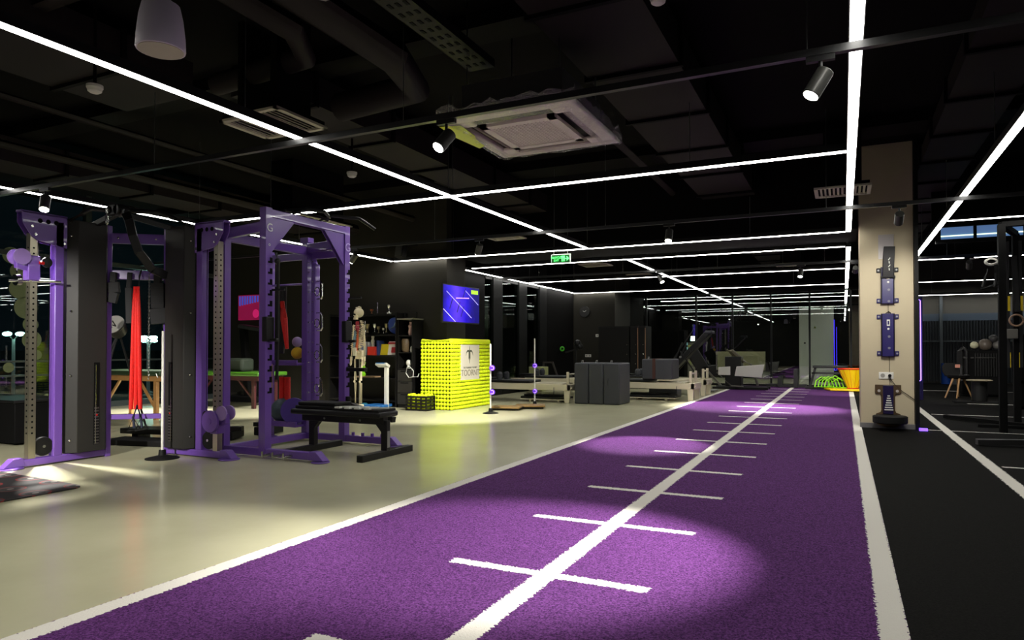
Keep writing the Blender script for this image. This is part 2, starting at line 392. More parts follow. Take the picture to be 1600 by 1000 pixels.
strip('b4', (1.1, 24.0), (6.3, 24.0), 'cross light strip right of the pillar, closest to the back wall')

strip('G1', (-3.53, 20.5), (-3.53, 25.8), 'lengthwise light strip in the room beyond the glass partition')
strip('G3', (.08, 20.5), (.08, 25.8), 'light strip beyond the glass continuing the line over the lane edge')
strip('G2', (-5.6, 23.2), (.5, 23.2), 'cross light strip in the room beyond the glass partition')
# lighting tracks (black, hung just below the strips)
for y, lb, x0, x1 in ((3.93, 'nearest black lighting track crossing the whole ceiling', -11.8, 6.3), (8.42, 'second black lighting track, crossing in front of the beige pillar', -11.8, 6.3), (13.6, 'far black lighting track beyond the black soffit', -6.9, 6.3)):
    t = thing('lighting_track', lb, 'lighting track', ((x0 + x1) / 2, y, 2.59))
    MB().span(x0, x1, y - .02, y + .02, 2.595, 2.635).build('track_rail', mat('track_black', (30, 30, 30), .35), t)
    wr = MB()
    for i in range(7):
        x = x0 + (x1 - x0) * (i + .5) / 7; wr.cyl((x, y, 2.63), (x, y, top_at(x, y)), .003, n=6)
    wr.build('suspension_wire', STEEL, t)

def spot(x, y, aim, label, power=1.0, size=50, r=.045, lit=True):
    t = thing('track_spotlight', label, 'spotlight', (x, y, 2.59))
    MB().box((x, y, 2.58), (.14, .03, .03)).cyl((x, y, 2.58), (x, y, 2.5), .01).build('track_adapter', BLACK, t)
    c = Vector((x, y, 2.47)); d = (Vector(aim) - c).normalized()
    p0 = c - d * .05; p1 = c + d * .1
    MB().cyl(p0, p1, r, n=24).build('lamp_housing', mat('spot_housing', (70, 70, 66), .4, .3), t, .004)
    MB().cyl(p1 + d * .0005, p1 + d * .004, r * .86, n=24).build('lens', BULB, t)
    ld = bpy.data.lights.new('spot_beam', 'SPOT'); ld.energy = SPOT * power; ld.spot_size = R(size); ld.spot_blend = .6; ld.shadow_soft_size = .03; ld.color = (1, .96, .89)
    lo = bpy.data.objects.new('spot_beam', ld); col.objects.link(lo); lo.parent = t
    lo.location = p1 + d * .012 - Vector(t.location); lo.rotation_euler = d.to_track_quat('-Z', 'Y').to_euler()
    return t
spot(-.1, 3.93, (-1.45, 3.3, 0), 'adjustable spotlight on the near track beside the lane strip', 2.0, 50)
spot(-2.4, 3.93, (-3.3, 2.0, 0), 'glowing spotlight hanging left of the ceiling air conditioner', .6, 60)
t = thing('lighting_track', 'unseen short black lighting track added behind the camera', 'lighting track', (-4.4, -.4, 2.59))  # unseen track and spotlight, added to light the left tower
MB().span(-5.6, -3.2, -.42, -.38, 2.595, 2.635).build('track_rail', mat('track_black', (30, 30, 30), .35), t)
MB().cyl((-5.3, -.4, 2.63), (-5.3, -.4, 3.75), .003, n=6).cyl((-3.5, -.4, 2.63), (-3.5, -.4, 3.75), .003, n=6).build('suspension_wire', STEEL, t)
spot(-4.3, -.4, (-6.45, 3.35, .75), 'unseen spotlight added behind the camera to light the left tower of the cable machine', 3.2, 34)
spot(-6.9, 3.93, (-5.9, 3.1, 0), 'spotlight on the near track over the left tower of the cable machine', 2.4, 48)
spot(-1.93, 8.42, (-1.95, 7.35, 0), 'small spotlight on the second track above the lane', 1.8, 34)
spot(-4.6, 8.42, (-5.75, 9.35, .3), 'spotlight on the second track in front of the yellow ball desk', 1.5, 80)
spot(-6.8, 8.42, (-9.2, 8.6, 0), 'spotlight on the second track behind the power rack', 2.2, 66)
spot(-9.6, 8.42, (-10.1, 7.2, 0), 'spotlight on the second track over the wooden treatment table', 2.2, 66)
spot(-3.3, 13.6, (-1.9, 12.9, 0), 'spotlight on the far track left of the lane', 2.2, 55)
spot(-.7, 13.6, (-.9, 12.8, 0), 'spotlight on the far track over the lane', 1.8, 50)
spot(.2, 13.6, (-.1, 18.5, .25), 'spotlight on the far track near the lane strip, aimed at the yellow basket', 2.2, 36)
spot(.55, 8.42, (.5, 10.2, 1.3), 'spotlight on the second track aimed at the beige pillar', .3, 70)
spot(1.9, 13.6, (2.2, 16.4, .3), 'spotlight on the far track over the black turf', .6, 60)

# ducts, pipes and trays
def duct(x0, x1, y0, y1, z0, z1, label, step=1.2, m=DUCT, alongx=False):
    t = thing('air_duct', label, 'duct', ((x0 + x1) / 2, (y0 + y1) / 2, z0))
    fl = MB().span(x0, x1, y0, y1, z0, z1).mat(1); a, b_ = (x0, x1) if alongx else (y0, y1); q = a + step * .4
    while q < b_:
        if alongx: fl.span(q - .02, q + .02, y0 - .03, y1 + .03, z0 - .03, z1 + .02)
        else: fl.span(x0 - .03, x1 + .03, q - .02, q + .02, z0 - .03, z1 + .02)
        q += step
    fl.build('duct_body', [m, SOFFIT], t)
    return t
duct(-1.9, -1.15, -3.5, 10.5, 3.3, 3.6, 'wide rectangular duct running above the left half of the lane')
duct(-1.95, -1.0, 12.0, 20.1, 3.3, 3.6, 'rectangular duct beyond the soffit above the lane')
duct(-4.95, -4.4, 4.4, 10.4, 3.32, 3.6, 'rectangular duct between the diagonal light strip and the power rack')
duct(-9.65, -9.0, -3.5, 10.3, 3.3, 3.6, 'flat duct high above the windows on the far left')
duct(-6.1, -5.2, -3.5, 4.2, 3.3, 3.6, 'broad dark duct in the upper left, beside the white pendant lamp', 1.6)
duct(.9, 1.45, 3.5, 19, 3.4, 3.6, 'rectangular duct above the right light strip')
duct(-7.9, -4.0, 14.0, 14.6, 3.35, 3.6, 'short cross duct in front of the clock wall', 1.0, alongx=True)
def pipe(pts, r, label, m=None, name='ceiling_pipe'):
    o = MB().tube(pts, r, 14).build(name, m or DUCT); return tag(o, label, 'pipe')
pipe([(-3.1, -3, 3.3), (-3.1, 4.3, 3.3), (-3.3, 4.9, 3.3), (-4.2, 5.0, 3.3)], .13, 'round dark duct bending left behind the air conditioner')
pipe([(-3.55, -3, 3.35), (-3.55, 3.7, 3.35), (-3.8, 4.1, 3.35), (-4.9, 4.2, 3.35)], .09, 'thinner round duct beside the bent duct')
pipe([(-2.35, 6, 3.45), (-2.35, 10.5, 3.45)], .05, 'thin straight pipe along the ceiling left of the lane duct')
pipe([(-7.0, -3, 3.4), (-7.0, 10.3, 3.4)], .06, 'long thin pipe above the cable machine')
pipe([(-8.3, -3, 3.3), (-8.3, 10.3, 3.3)], .1, 'round duct on the far left above the windows')
pipe([(-11, 2.9, 3.5), (.1, 2.9, 3.5)], .05, 'thin cross pipe above the nearest track')
ty = thing('cable_tray', 'perforated cable tray in the upper middle, left of the air conditioner', 'cable tray', (-2.5, 2, 3.2))
MB().span(-2.6, -2.38, -3, 4.6, 3.2, 3.205).span(-2.6, -2.595, -3, 4.6, 3.2, 3.26).span(-2.385, -2.38, -3, 4.6, 3.2, 3.26).build('tray_body', mat('tray_metal', (26, 24, 25), .5, .2, spec=.1), ty)
sl = MB()
for i in range(60):
    for x in (-2.55, -2.49, -2.43): sl.span(x - .012, x + .012, -2.9 + i * .125, -2.9 + i * .125 + .05, 3.197, 3.2)
tag(sl.build('tray_slot', BLACKM, ty), kind='stuff')
# deep beams of the slab
for i, (y0, y1) in enumerate(((-1, -.5), (4.75, 5.05), (8.9, 9.4), (16.2, 16.6))):
    struct('trim_%d' % (20 + i), MB().span(-12, 6.4, y0, y1, 3.62, 3.75), SOFFIT)

# vents
def vent(x0, x1, y0, y1, z, label, n=5, alongy=False):
    t = thing('ceiling_vent', label, 'vent', ((x0 + x1) / 2, (y0 + y1) / 2, z))
    VM = mat('vent_white', (206, 200, 180), .5)
    b = MB().span(x0, x1, y0, y0 + .04, z, z + .02).span(x0, x1, y1 - .04, y1, z, z + .02).span(x0, x0 + .04, y0, y1, z, z + .02).span(x1 - .04, x1, y0, y1, z, z + .02)
    b.build('vent_frame', VM, t)
    MB().span(x0 + .02, x1 - .02, y0 + .02, y1 - .02, z + .03, z + .06).build('vent_box', BLACKM, t)
    MB().span(x0 + .1, x1 - .1, y0 + .1, y1 - .1, z + .06, top_at((x0 + x1) / 2, (y0 + y1) / 2)).build('vent_duct', SOFFIT, t)
    f = MB()
    for i in range(n):
        if alongy:
            x = x0 + .05 + (x1 - x0 - .1) * (i + .5) / n; M = Matrix.Rotation(R(35), 3, 'Y'); f.box((x, (y0 + y1) / 2, z + .015), (.028, y1 - y0 - .08, .004), M=M)
        else:
            y = y0 + .05 + (y1 - y0 - .1) * (i + .5) / n; M = Matrix.Rotation(R(35), 3, 'X'); f.box(((x0 + x1) / 2, y, z + .015), (x1 - x0 - .08, .028, .004), M=M)
    f.build('louvre', VM, t)
vent(-4.17, -3.9, 3.9, 4.48, 2.9, 'white slatted ceiling vent right of the diagonal strip at upper left', 4, True)
vent(-4.58, -4.33, 3.95, 4.47, 2.9, 'narrow white vent tucked behind the diagonal light strip', 3, True)
vent(-5.37, -4.78, 9.95, 10.42, 2.9, 'square pale vent in the middle distance, left of the exit sign', 6)
vent(-.3, .3, 8.65, 9.2, 2.9, 'white grille vent crossed by the lane light strip', 11, True)
vent(-5.25, -4.62, 14.1, 14.7, 2.9, 'small pale vent just right of and behind the exit sign', 6)
vent(-1.35, -.75, 16.0, 16.5, 2.9, 'small vent far along the lane near the partition', 6)
vent(-4.9, -4.3, 16.6, 17.1, 2.9, 'farthest pale vent in front of the glass partition', 6)
vent(-7.5, -6.9, 7.2, 8.5, 2.95, 'pale vent seen through the top of the power rack', 8)

# ceiling cassette air conditioner
x0, x1, y0, y1, z = -2.72, -1.66, 4.36, 5.44, 2.75
ac = thing('ceiling_air_conditioner', 'white square ceiling cassette air conditioner still wrapped in clear film', 'air conditioner', ((x0 + x1) / 2, (y0 + y1) / 2, z))
ACM = mat('ac_white', (242, 234, 224), .45)
b = MB()
b.span(x0, x1, y0, y0 + .1, z, z + .045).span(x0, x1, y1 - .1, y1, z, z + .045).span(x0, x0 + .1, y0 + .1, y1 - .1, z, z + .045).span(x1 - .1, x1, y0 + .1, y1 - .1, z, z + .045)
for sx, sy in ((0, 0), (0, 1), (1, 0), (1, 1)):
    cx = x0 + .15 if sx == 0 else x1 - .15; cy = y0 + .15 if sy == 0 else y1 - .15
    b.box((cx, cy, z + .015), (.12, .12, .03))
b.build('ac_frame', ACM, ac, .012)
MB().span(x0 + .12, x1 - .12, y0 + .12, y1 - .12, z + .06, z + .3).build('ac_body', mat('ac_dark', (52, 50, 50), .5), ac)
sl = MB()
sl.box(((x0 + x1) / 2, y0 + .14, z + .03), (.68, .055, .012), M=Matrix.Rotation(R(24), 3, 'X'))
sl.box(((x0 + x1) / 2, y1 - .14, z + .03), (.68, .055, .012), M=Matrix.Rotation(R(-24), 3, 'X'))
sl.build('air_flap', mat('ac_flap', (150, 140, 130), .4), ac)
sl = MB()
sl.box((x0 + .14, (y0 + y1) / 2, z + .03), (.055, .68, .012), M=Matrix.Rotation(R(24), 3, 'Y'))
sl.box((x1 - .14, (y0 + y1) / 2, z + .03), (.055, .68, .012), M=Matrix.Rotation(R(-24), 3, 'Y'))
sl.build('air_flap', mat('ac_flap', (150, 140, 130), .4), ac)
gx0, gx1, gy0, gy1 = x0 + .22, x1 - .22, y0 + .22, y1 - .22
gr = MB().span(gx0, gx1, gy0, gy0 + .06, z - .01, z + .02).span(gx0, gx1, gy1 - .06, gy1, z - .01, z + .02).span(gx0, gx0 + .06, gy0, gy1, z - .01, z + .02).span(gx1 - .06, gx1, gy0, gy1, z - .01, z + .02)
for i in range(16): gr.span(gx0 + .06, gx1 - .06, gy0 + .06 + i * .033, gy0 + .075 + i * .033, z - .004, z + .004)
for i in range(16): gr.span(gx0 + .06 + i * .0315, gx0 + .075 + i * .0315, gy0 + .06, gy1 - .06, z - .002, z + .006)
gr.build('intake_grille', ACM, ac)
fm = bpy.data.materials.new('clear_film'); fm.use_nodes = True; nt = fm.node_tree; nt.nodes.clear()
o_ = nt.nodes.new('ShaderNodeOutputMaterial'); mx = nt.nodes.new('ShaderNodeMixShader'); tr = nt.nodes.new('ShaderNodeBsdfTransparent'); gl = nt.nodes.new('ShaderNodeBsdfGlossy')
gl.inputs['Roughness'].default_value = .12; mx.inputs[0].default_value = .3
nz = nt.nodes.new('ShaderNodeTexNoise'); nz.inputs['Scale'].default_value = 14; nz.inputs['Distortion'].default_value = 2; bp = nt.nodes.new('ShaderNodeBump'); bp.inputs['Strength'].default_value = .9; bp.inputs['Distance'].default_value = .02
nt.links.new(nz.outputs['Fac'], bp.inputs['Height']); nt.links.new(bp.outputs['Normal'], gl.inputs['Normal'])
nt.links.new(tr.outputs[0], mx.inputs[1]); nt.links.new(gl.outputs[0], mx.inputs[2]); nt.links.new(mx.outputs[0], o_.inputs[0])
fl = MB(); nn = 18; vs = []; fs = []; rnd = random.Random(3)
for j in range(4):
    for i in range(nn):
        t_ = i / (nn - 1)
        if j == 0: p = (x0 + (x1 - x0) * t_, y1 + .0, 0)
        if j == 1: p = (x1, y1 - (y1 - y0) * t_, 0)
        if j == 2: p = (x1 - (x1 - x0) * t_, y0, 0)
        if j == 3: p = (x0, y0 + (y1 - y0) * t_, 0)
        c = Vector(((x0 + x1) / 2, (y0 + y1) / 2, 0)); q = Vector(p); inn = c + (q - c) * .8; out = c + (q - c) * (1.03 + rnd.random() * .03)
        vs += [(inn.x, inn.y, z - .02 - rnd.random() * .012), (out.x, out.y, z - .012 + rnd.random() * .02), (out.x, out.y, z + .07 + rnd.random() * .05)]
K = 4 * nn
for i in range(K):
    a = 3 * i; b2 = 3 * ((i + 1) % K); fs += [(a, b2, b2 + 1, a + 1), (a + 1, b2 + 1, b2 + 2, a + 2)]
fl.add(vs, fs); plabel(fl.build('protective_film', fm, ac), 'crinkled clear plastic film around the rim')
# yellow printed part of the film
MB().prism([(0, -.02), (.3, -.04), (.62, -.01), (.58, .06), (.4, .08), (.3, .12), (.05, .14)], (x0 - .01, y0 + .04, z - .016), (0, 1, 0), (1, 0, 0), .003).build('film_label', mat('film_yellow', (220, 236, 20), .4), ac)
hg = MB()
for xx in (x0 + .15, x1 - .15):
    for y_ in (y0 + .15, y1 - .15): hg.cyl((xx, y_, z + .28), (xx, y_, top_at(xx, y_)), .006, n=8)
hg.build('hanging_rod', STEEL, ac)

# white pendant speaker with its cable
px_, py_ = -2.72, 2.03
ps = thing('pendant_speaker', 'white bell shaped pendant speaker hanging at the upper left', 'pendant', (px_, py_, 2.33))
MB().lathe([(.068, .16), (.078, .155), (.09, .1), (.099, .02), (.102, -.04), (.1, -.045)][::-1] + [(.03, .19)], (px_, py_, 2.42)).build('shade', mat('pendant_white', (206, 198, 212), .5), ps)
MB().cyl((px_, py_, 2.372), (px_, py_, 2.376), .093, n=28).build('speaker_grille', mat('grille_grey', (176, 170, 156), .6), ps)
MB().cyl((px_, py_, 2.6), (px_, py_, 3.75), .003, n=6).build('suspension_wire', STEEL, ps)
cb = MB().tube([(px_, py_, 2.6), (px_ + .12, py_ + .1, 2.68), (px_ + .3, py_ + .3, 2.74), (px_ + .5, py_ + .5, 2.72), (px_ + .6, py_ + .7, 2.9), (px_ + .6, py_ + .8, 3.3)], .006, 6)
cb.build('cable', mat('cable_grey', (150, 146, 140), .6), ps)

def detector(x, y, z, label, name='smoke_detector', up=3.75):
    t = thing(name, label, 'detector', (x, y, z))
    MB().lathe([(.03, 0), (.045, .01), (.05, .03), (.055, .035), (.055, .055)], (x, y, z)).build('detector_body', WHITE, t)
    MB().cyl((x, y, z + .05), (x, y, up), .012, n=8).build('mount_rod', SOFFIT, t)
detector(-4.86, 3.1, 2.9, 'round white smoke detector below the long diagonal strip at the left')
detector(-4.76, 5.85, 2.9, 'small white smoke detector near the crossing of the light strips')
detector(-1.05, 4.3, 3.25, 'dim detector high above the lane, right of the air conditioner', 'ceiling_sensor')
detector(2.15, 15.0, 2.7, 'small white detector on the ceiling right of the pillar')
sp = thing('wall_speaker', 'small black loudspeaker under the ceiling above the shelf wall', 'speaker', (-7.0, 10.0, 2.55))
MB().box((-7.0, 9.95, 2.78), (.16, .14, .26), M=Matrix.Rotation(R(-12), 3, 'X')).build('speaker_box', BLACK, sp, .01)
MB().box((-7.0, 9.87, 2.79), (.13, .01, .22), M=Matrix.Rotation(R(-12), 3, 'X')).build('speaker_grille', mat('speaker_mesh', (60, 60, 60), .7), sp)
MB().beam((-7, 10.0, 2.85), (-7, 10.45, 2.95), .03, .03).build('bracket', BLACK, sp)

# exit sign
ex = thing('exit_sign', 'green lit exit sign with arrow hanging from the ceiling', 'exit sign', (-4.64, 11.06, 2.55))
EX0, EX1 = -4.8, -4.44; EY = 11.45 - .0
exm = mat('exit_green', (4, 60, 16), .3, emit=.5); exl = mat('exit_letters', (90, 255, 120), .3, emit=1.3)
EY = 10.5; EX0, EX1 = -4.36, -4.04
cx = (EX0 + EX1) / 2; ex.location = (cx, EY, 2.5); ORIGIN[ex.name] = Vector(ex.location)
ez = 2.54
MB().span(EX0, EX1, EY - .008, EY + .008, ez - .065, ez + .065).build('sign_panel', exm, ex)
MB().span(EX0 - .008, EX1 + .008, EY - .012, EY + .012, ez + .065, ez + .075).span(EX0 - .008, EX1 + .008, EY - .012, EY + .012, ez - .073, ez - .065).span(EX0 - .008, EX0, EY - .012, EY + .012, ez - .073, ez + .075).span(EX1, EX1 + .014, EY - .012, EY + .012, ez - .073, ez + .075).build('sign_frame', mat('sign_frame_pale', (190, 200, 190), .4, emit=.15), ex)
text('sign_text', 'ВЫХОД', .052, facing((EX0 + .085, EY - .011, ez + .018), (1, 0, 0)), exl, ex)
text('sign_text', 'EXIT', .045, facing((EX0 + .085, EY - .011, ez - .028), (1, 0, 0)), exl, ex)
pic = MB().span(EX0 + .175, EX0 + .235, EY - .011, EY - .009, ez - .045, ez + .045)
pic.build('door_symbol', exl, ex)
MB().tube([(EX0 + .19, EY - .013, ez - .03), (EX0 + .203, EY - .013, ez - .005), (EX0 + .2, EY - .013, ez + .015), (EX0 + .22, EY - .013, ez + .0)], .004, 6).ball((EX0 + .205, EY - .013, ez + .028), .007, 8).tube([(EX0 + .203, EY - .013, ez - .005), (EX0 + .222, EY - .013, ez - .03)], .004, 6).build('running_figure', exm, ex)
MB().prism([(0, -.007), (.035, -.007), (.02, -.035), (.037, -.035), (.07, 0), (.037, .035), (.02, .035), (.035, .007), (0, .007)], (EX0 + .24, EY - .01, ez), (1, 0, 0), (0, 0, 1), .003).build('arrow_symbol', exl, ex)
MB().cyl((EX0 + .04, EY, ez + .07), (EX0 + .04, EY, 3.75), .003, n=6).cyl((EX1 - .04, EY, ez + .07), (EX1 - .04, EY, 3.75), .003, n=6).build('hanging_rod', STEEL, ex)

# ================================================================== CABLE CROSSOVER (two towers at a right angle)
cc = thing('cable_machine', 'purple framed corner cable machine with two grey weight towers and black pull-up arms', 'cable machine', (-6.2, 4.2, 0))
def tower(ax, ay, o):
    """ax: unit vector from rear to foot; ay: unit vector towards camera side; o: point where upright stands"""
    ax, ay, o = Vector(ax), Vector(ay), Vector(o)
    def P(a, b, z): return tuple(o + ax * a + ay * b + Vector((0, 0, z)))
    def bx(m, a0, a1, b0, b1, z0, z1):
        m.beam(P((a0), (b0 + b1) / 2, (z0 + z1) / 2), P(a1, (b0 + b1) / 2, (z0 + z1) / 2), abs(b1 - b0), z1 - z0); return m
    bx(MB(), -.47, .34, -.04, .04, .012, .075).build('base_beam', PURPLE, cc, .008)
    ft = MB().lathe([(.1, 0), (.1, .01), (.07, .016)], P(.38, 0, 0), 24)
    ft.prism([(.28, .016), (.46, .016), (.38, .09), (.3, .09)], P(0, 0, 0), tuple(ax), (0, 0, 1), .085)
    ft.build('foot', PURPLE, cc, .004)
    bx(MB(), -.035, .045, -.04, .04, .07, 2.22).build('upright', PURPLE, cc, .008)
    bx(MB(), -.49, -.44, -.05, .05, .0, 2.26).build('rear_post', PURPLE, cc, .006)
    # chrome guide with adjustment holes
    h = bx(MB(), .195, .255, -.03, .03, .07, 2.08).mat(1)
    for i in range(34):
        z = .3 + i * .05; h.cyl(P(.225, .0301, z), P(.225, .0315, z), .009, n=8).cyl(P(.2555, 0, z), P(.257, 0, z), .009, n=8)
    h.build('guide_rail', [GUIDE, BLACKM], cc)
    # top plate with three holes
    pl = MB().prism([(-.05, 1.98), (.2, 2.02), (.25, 2.05), (.3, 2.12), (.33, 2.17), (.33, 2.27), (-.06, 2.27), (-.06, 1.98)], P(0, .036, 0), tuple(ax), (0, 0, 1), .008)
    pl.prism([(-.05, 1.98), (.2, 2.02), (.25, 2.05), (.3, 2.12), (.33, 2.17), (.33, 2.27), (-.06, 2.27), (-.06, 1.98)], P(0, -.036, 0), tuple(ax), (0, 0, 1), .008)
    bx(pl, -.06, .34, -.04, .04, 2.255, 2.275)
    tp = pl.build('top_plate', PURPLE, cc, .003)
    for a in (.04, .11, .18): MB().cyl(P(a, .041, 2.2), P(a, .0425, 2.2), .021, n=16).build('plate_hole', BLACKM, tp)
    for a, z in ((.25, 2.14), (.22, 2.07), (-.03, 2.02)): MB().cyl(P(a, .04, z), P(a, .052, z), .012, n=8).build('bolt', CHROME, tp)
    # weight shroud: folded grey steel, bevelled front, with a viewing slot
    prof = [(-.07, .02), (-.13, .1), (-.4, .1), (-.44, .05), (-.44, -.1), (-.07, -.1)]
    sh = MB().prism(prof, P(0, 0, 1.165), tuple(ax), tuple(ay), 2.17).build('weight_shroud', SHROUD, cc, .005)
    sl = MB().beam(P(-.31, .101, .14), P(-.31, .101, .92), .055, .004, up=tuple(ay)).build('viewing_slot', BLACKM, sh)
    pl = MB()
    for i in range(13): pl.beam(P(-.333, .1045, .15 + i * .028), P(-.287, .1045, .15 + i * .028), .016, .002, up=tuple(ay))
    pl.build('weight_plate', mat('plate_grey', (70, 66, 64), .4, .3), sh)
    MB().beam(P(-.318, .106, .42), P(-.302, .106, .42), .015, .003, up=tuple(ay)).build('selector_pin', mat('pin_red', (190, 20, 20), .4), sh)
    MB().cyl(P(-.3, .104, .15), P(-.3, .104, .9), .004, n=6).build('guide_rod', CHROME, sh)
    sc = MB()
    for z in (.2, .8, 1.4, 2.1): sc.ball(P(-.085, .06, z), .01, 8)
    sc.build('screw', CHROME, sh)
    MB().cyl(P(.12, -.02, .17), P(.12, .02, .17), .085, n=28).build('lower_pulley', BLACK, cc, .004)
    MB().cyl(P(.12, .021, .17), P(.12, .03, .17), .014, n=12).build('pulley_bolt', CHROME, cc)
    MB().tube([P(.05 + .13, 0, .2), P(.17, 0, 2.1)], .004, 6).tube([P(.07, 0, .2), P(.07, 0, 2.05)], .004, 6).build('cable', BLACKM, cc)
    return P
P = tower((0, -1, 0), (1, 0, 0), (-6.52, 3.83, 0))
def carriage(P, z, dark=False):
    c = MB().beam(P(.225, 0, z - .12), P(.225, 0, z + .1), .09, .1, up=(0, 0, 1)).prism([(.2, z - .05), (.36, z - .02), (.36, z + .07), (.2, z + .1)], P(0, 0, 0), tuple(Vector(P(1, 0, 0)) - Vector(P(0, 0, 0))), (0, 0, 1), .05)
    k = c.build('carriage', PURPLE, cc, .006)
    for b0 in (.04, -.055): MB().cyl(P(.33, b0, z + .08), P(.33, b0 + .015, z + .08), .07, n=24).build('pulley', mat('pulley_purple', (150, 120, 190), .35), k)
    MB().cyl(P(.12, .03, z + .05), P(.12, .05, z + .05), .045, n=20).cyl(P(.225, .03, z + .05), P(.12, .03, z + .05), .012, n=8).build('knob', BLACK, k)
    MB().cyl(P(.19, .05, z + .04), P(.15, .05, z + .04), .014, n=8).build('lock_pin', mat('pin_red', (190, 20, 20), .4), k)
carriage(P, 1.78)
P2 = tower((1, 0, 0), (0, -1, 0), (-5.62, 4.66, 0))
carriage(P2, .36)
MB().cyl(P2(.2, .05, .36), P2(.2, .075, .36), .105, n=28).cyl(P2(.2, .075, .36), P2(.2, .082, .36), .03, n=12).build('low_pulley_disc', PURPLE, cc, .003)
# joining frame at the rear
Lr = Vector(P(-.465, 0, 0)); Rr = Vector(P2(-.465, 0, 0))
for z, hh in ((2.14, .1), (1.78, .09)):
    MB().beam(Lr + Vector((0, 0, z)), Rr + Vector((0, 0, z)), .05, hh).build('crossbeam', PURPLE, cc, .006)
MB().beam(Lr + Vector((0, 0, .38)), Rr + Vector((0, 0, .38)), .05, .05).build('crossbeam', PURPLE, cc, .006)
for s in (.1, .25, .4): MB().ball(Lr.lerp(Rr, s * 2) + Vector((.02, -.03, 2.14)), .012, 8).build('bolt', CHROME, cc)
hub = Vector((-6.18, 4.18, 2.36))
MB().beam(hub - Vector((.07, 0, 0)), hub + Vector((.07, 0, 0)), .12, .1).cyl(hub + Vector((-.05, -.06, 0)), hub + Vector((-.05, .06, 0)), .05).cyl(hub + Vector((.05, -.06, 0)), hub + Vector((.05, .06, 0)), .05).build('centre_hub', BLACK, cc, .008)
for Q in (P, P2):
    a = Vector(Q(-.07, .05, 2.24)); mid = a.lerp(hub, .45) + Vector((0, 0, .07))
    MB().tube([a, a.lerp(mid, .6), mid, hub], .022, 12).build('pull_up_bar', BLACK, cc)
    a = Vector(Q(-.3, 0, 2.22)); MB().beam(a, hub + Vector((0, 0, -.02)), .05, .05).build('roof_arm', BLACK, cc, .005)
am = [(-6.1, 4.16, 2.33), (-6.0, 4.13, 2.31), (-5.94, 4.12, 2.24), (-5.9, 4.13, 2.1), (-5.87, 4.17, 1.95), (-5.86, 4.3, 1.8), (-5.87, 4.45, 1.76)]
A = MB()
for i in range(len(am) - 1): A.beam(am[i], Vector(am[i + 1]) + (Vector(am[i + 1]) - Vector(am[i])).normalized() * .01, .075, .035, up=(1, -1, 0))
A.build('swing_arm', BLACK, cc, .006)
hk = MB().tube([(-6.15, 4.05, 2.31), (-6.165, 4.05, 2.28), (-6.165, 4.05, 2.22), (-6.15, 4.05, 2.205), (-6.135, 4.05, 2.22), (-6.135, 4.05, 2.28)], .006, 8, closed=True).cyl((-6.15, 4.05, 2.31), (-6.15, 4.05, 2.35), .012)
hk.build('hook', CHROME, cc)

# round plastic crossbar handle held on the left carriage
h = thing('pull_bar', 'chrome cable handle bar hooked on the left carriage of the cable machine', 'handle', (-6.5, 3.6, 1.64))
MB().cyl((-6.56, 3.44, 1.645), (-6.42, 3.8, 1.66), .011).build('grip_bar', CHROME, h)
MB().cyl((-6.54, 3.48, 1.655), (-6.54, 3.52, 1.66), .05, n=20).tube([(-6.53, 3.5, 1.67), (-6.54, 3.49, 1.74), (-6.53, 3.51, 1.8)], .008, 6).build('swivel', CHROME, h)

# accessories hung from the rear crossbeam
def hang(name, label, cat, pts, wd, th, m, group=None):
    o = MB()
    for i in range(len(pts) - 1): o.beam(pts[i], pts[i + 1], wd[i] if isinstance(wd, list) else wd, th, up=(.6, -.8, 0))
    b = o.build(name, m, None, .003); return tag(b, label, cat, group)
def xb(s, z, off=.06): q = Lr.lerp(Rr, s); return Vector((q.x + off * .6, q.y - off * .8, z))
STRAP = mat('strap_black', (24, 24, 26), .8, noise=.3, nscale=30)
hang('suspension_strap', 'bunched black straps hanging at the left end of the purple crossbeam', 'strap', [xb(.15, 1.8), xb(.14, 1.7), xb(.16, 1.6), xb(.12, 1.5)], [.05, .1, .08], .05, STRAP)
hang('resistance_band', 'long thin black band hanging between the strap bunch and the red cord', 'band', [xb(.4, 1.8), xb(.38, 1.65), xb(.4, 1.3)], [.04, .06], .03, STRAP)
hang('gear_bag', 'tall black bag hanging at the right end of the purple crossbeam', 'bag', [xb(.84, 1.8), xb(.84, 1.7), xb(.85, 1.45), xb(.88, 1.3)], [.06, .12, .15], .06, STRAP)
rd = thing('elastic_rope', 'bright red doubled elastic cord hanging from the purple crossbeam', 'cord', tuple(xb(.55, .45)))
for k, s in enumerate((.535, .565, .55)):
    a = xb(.56, 1.66, .1); q = MB(); pts = []
    for i in range(15):
        t_ = i / 14; w_ = .035 + .05 * t_
        p = xb(.53 + w_ * (k - 1) * .9, 1.66 - 1.2 * t_, .1 + .012 * (k == 2)); pts.append(p)
    q.tube(pts, [.012 + .008 * min(1, i / 3) for i in range(15)], 8); q.build('cord_strand', RED, rd)
MB().tube([xb(.56, 1.66, .1), xb(.56, 1.76, .08), xb(.56, 1.83, .03)], .008, 6).build('hook_loop', STRAP, rd)
ch = MB()
for i in range(30):
    z = 1.78 - i * .035; p = xb(.72, z, .09); d = Vector((.008, 0, 0)) if i % 2 else Vector((0, .008, 0))
    ch.tube([p + Vector((0, 0, .02)), p + d, p - Vector((0, 0, .02)), p - d], .0028, 5, closed=True)
tag(ch.build('chain', STEEL), 'thin steel chain hanging right of the red cord', 'chain')
hd = thing('strap_handles', 'dark blue strap handles dangling below the red cord', 'handle', tuple(xb(.58, .2)))
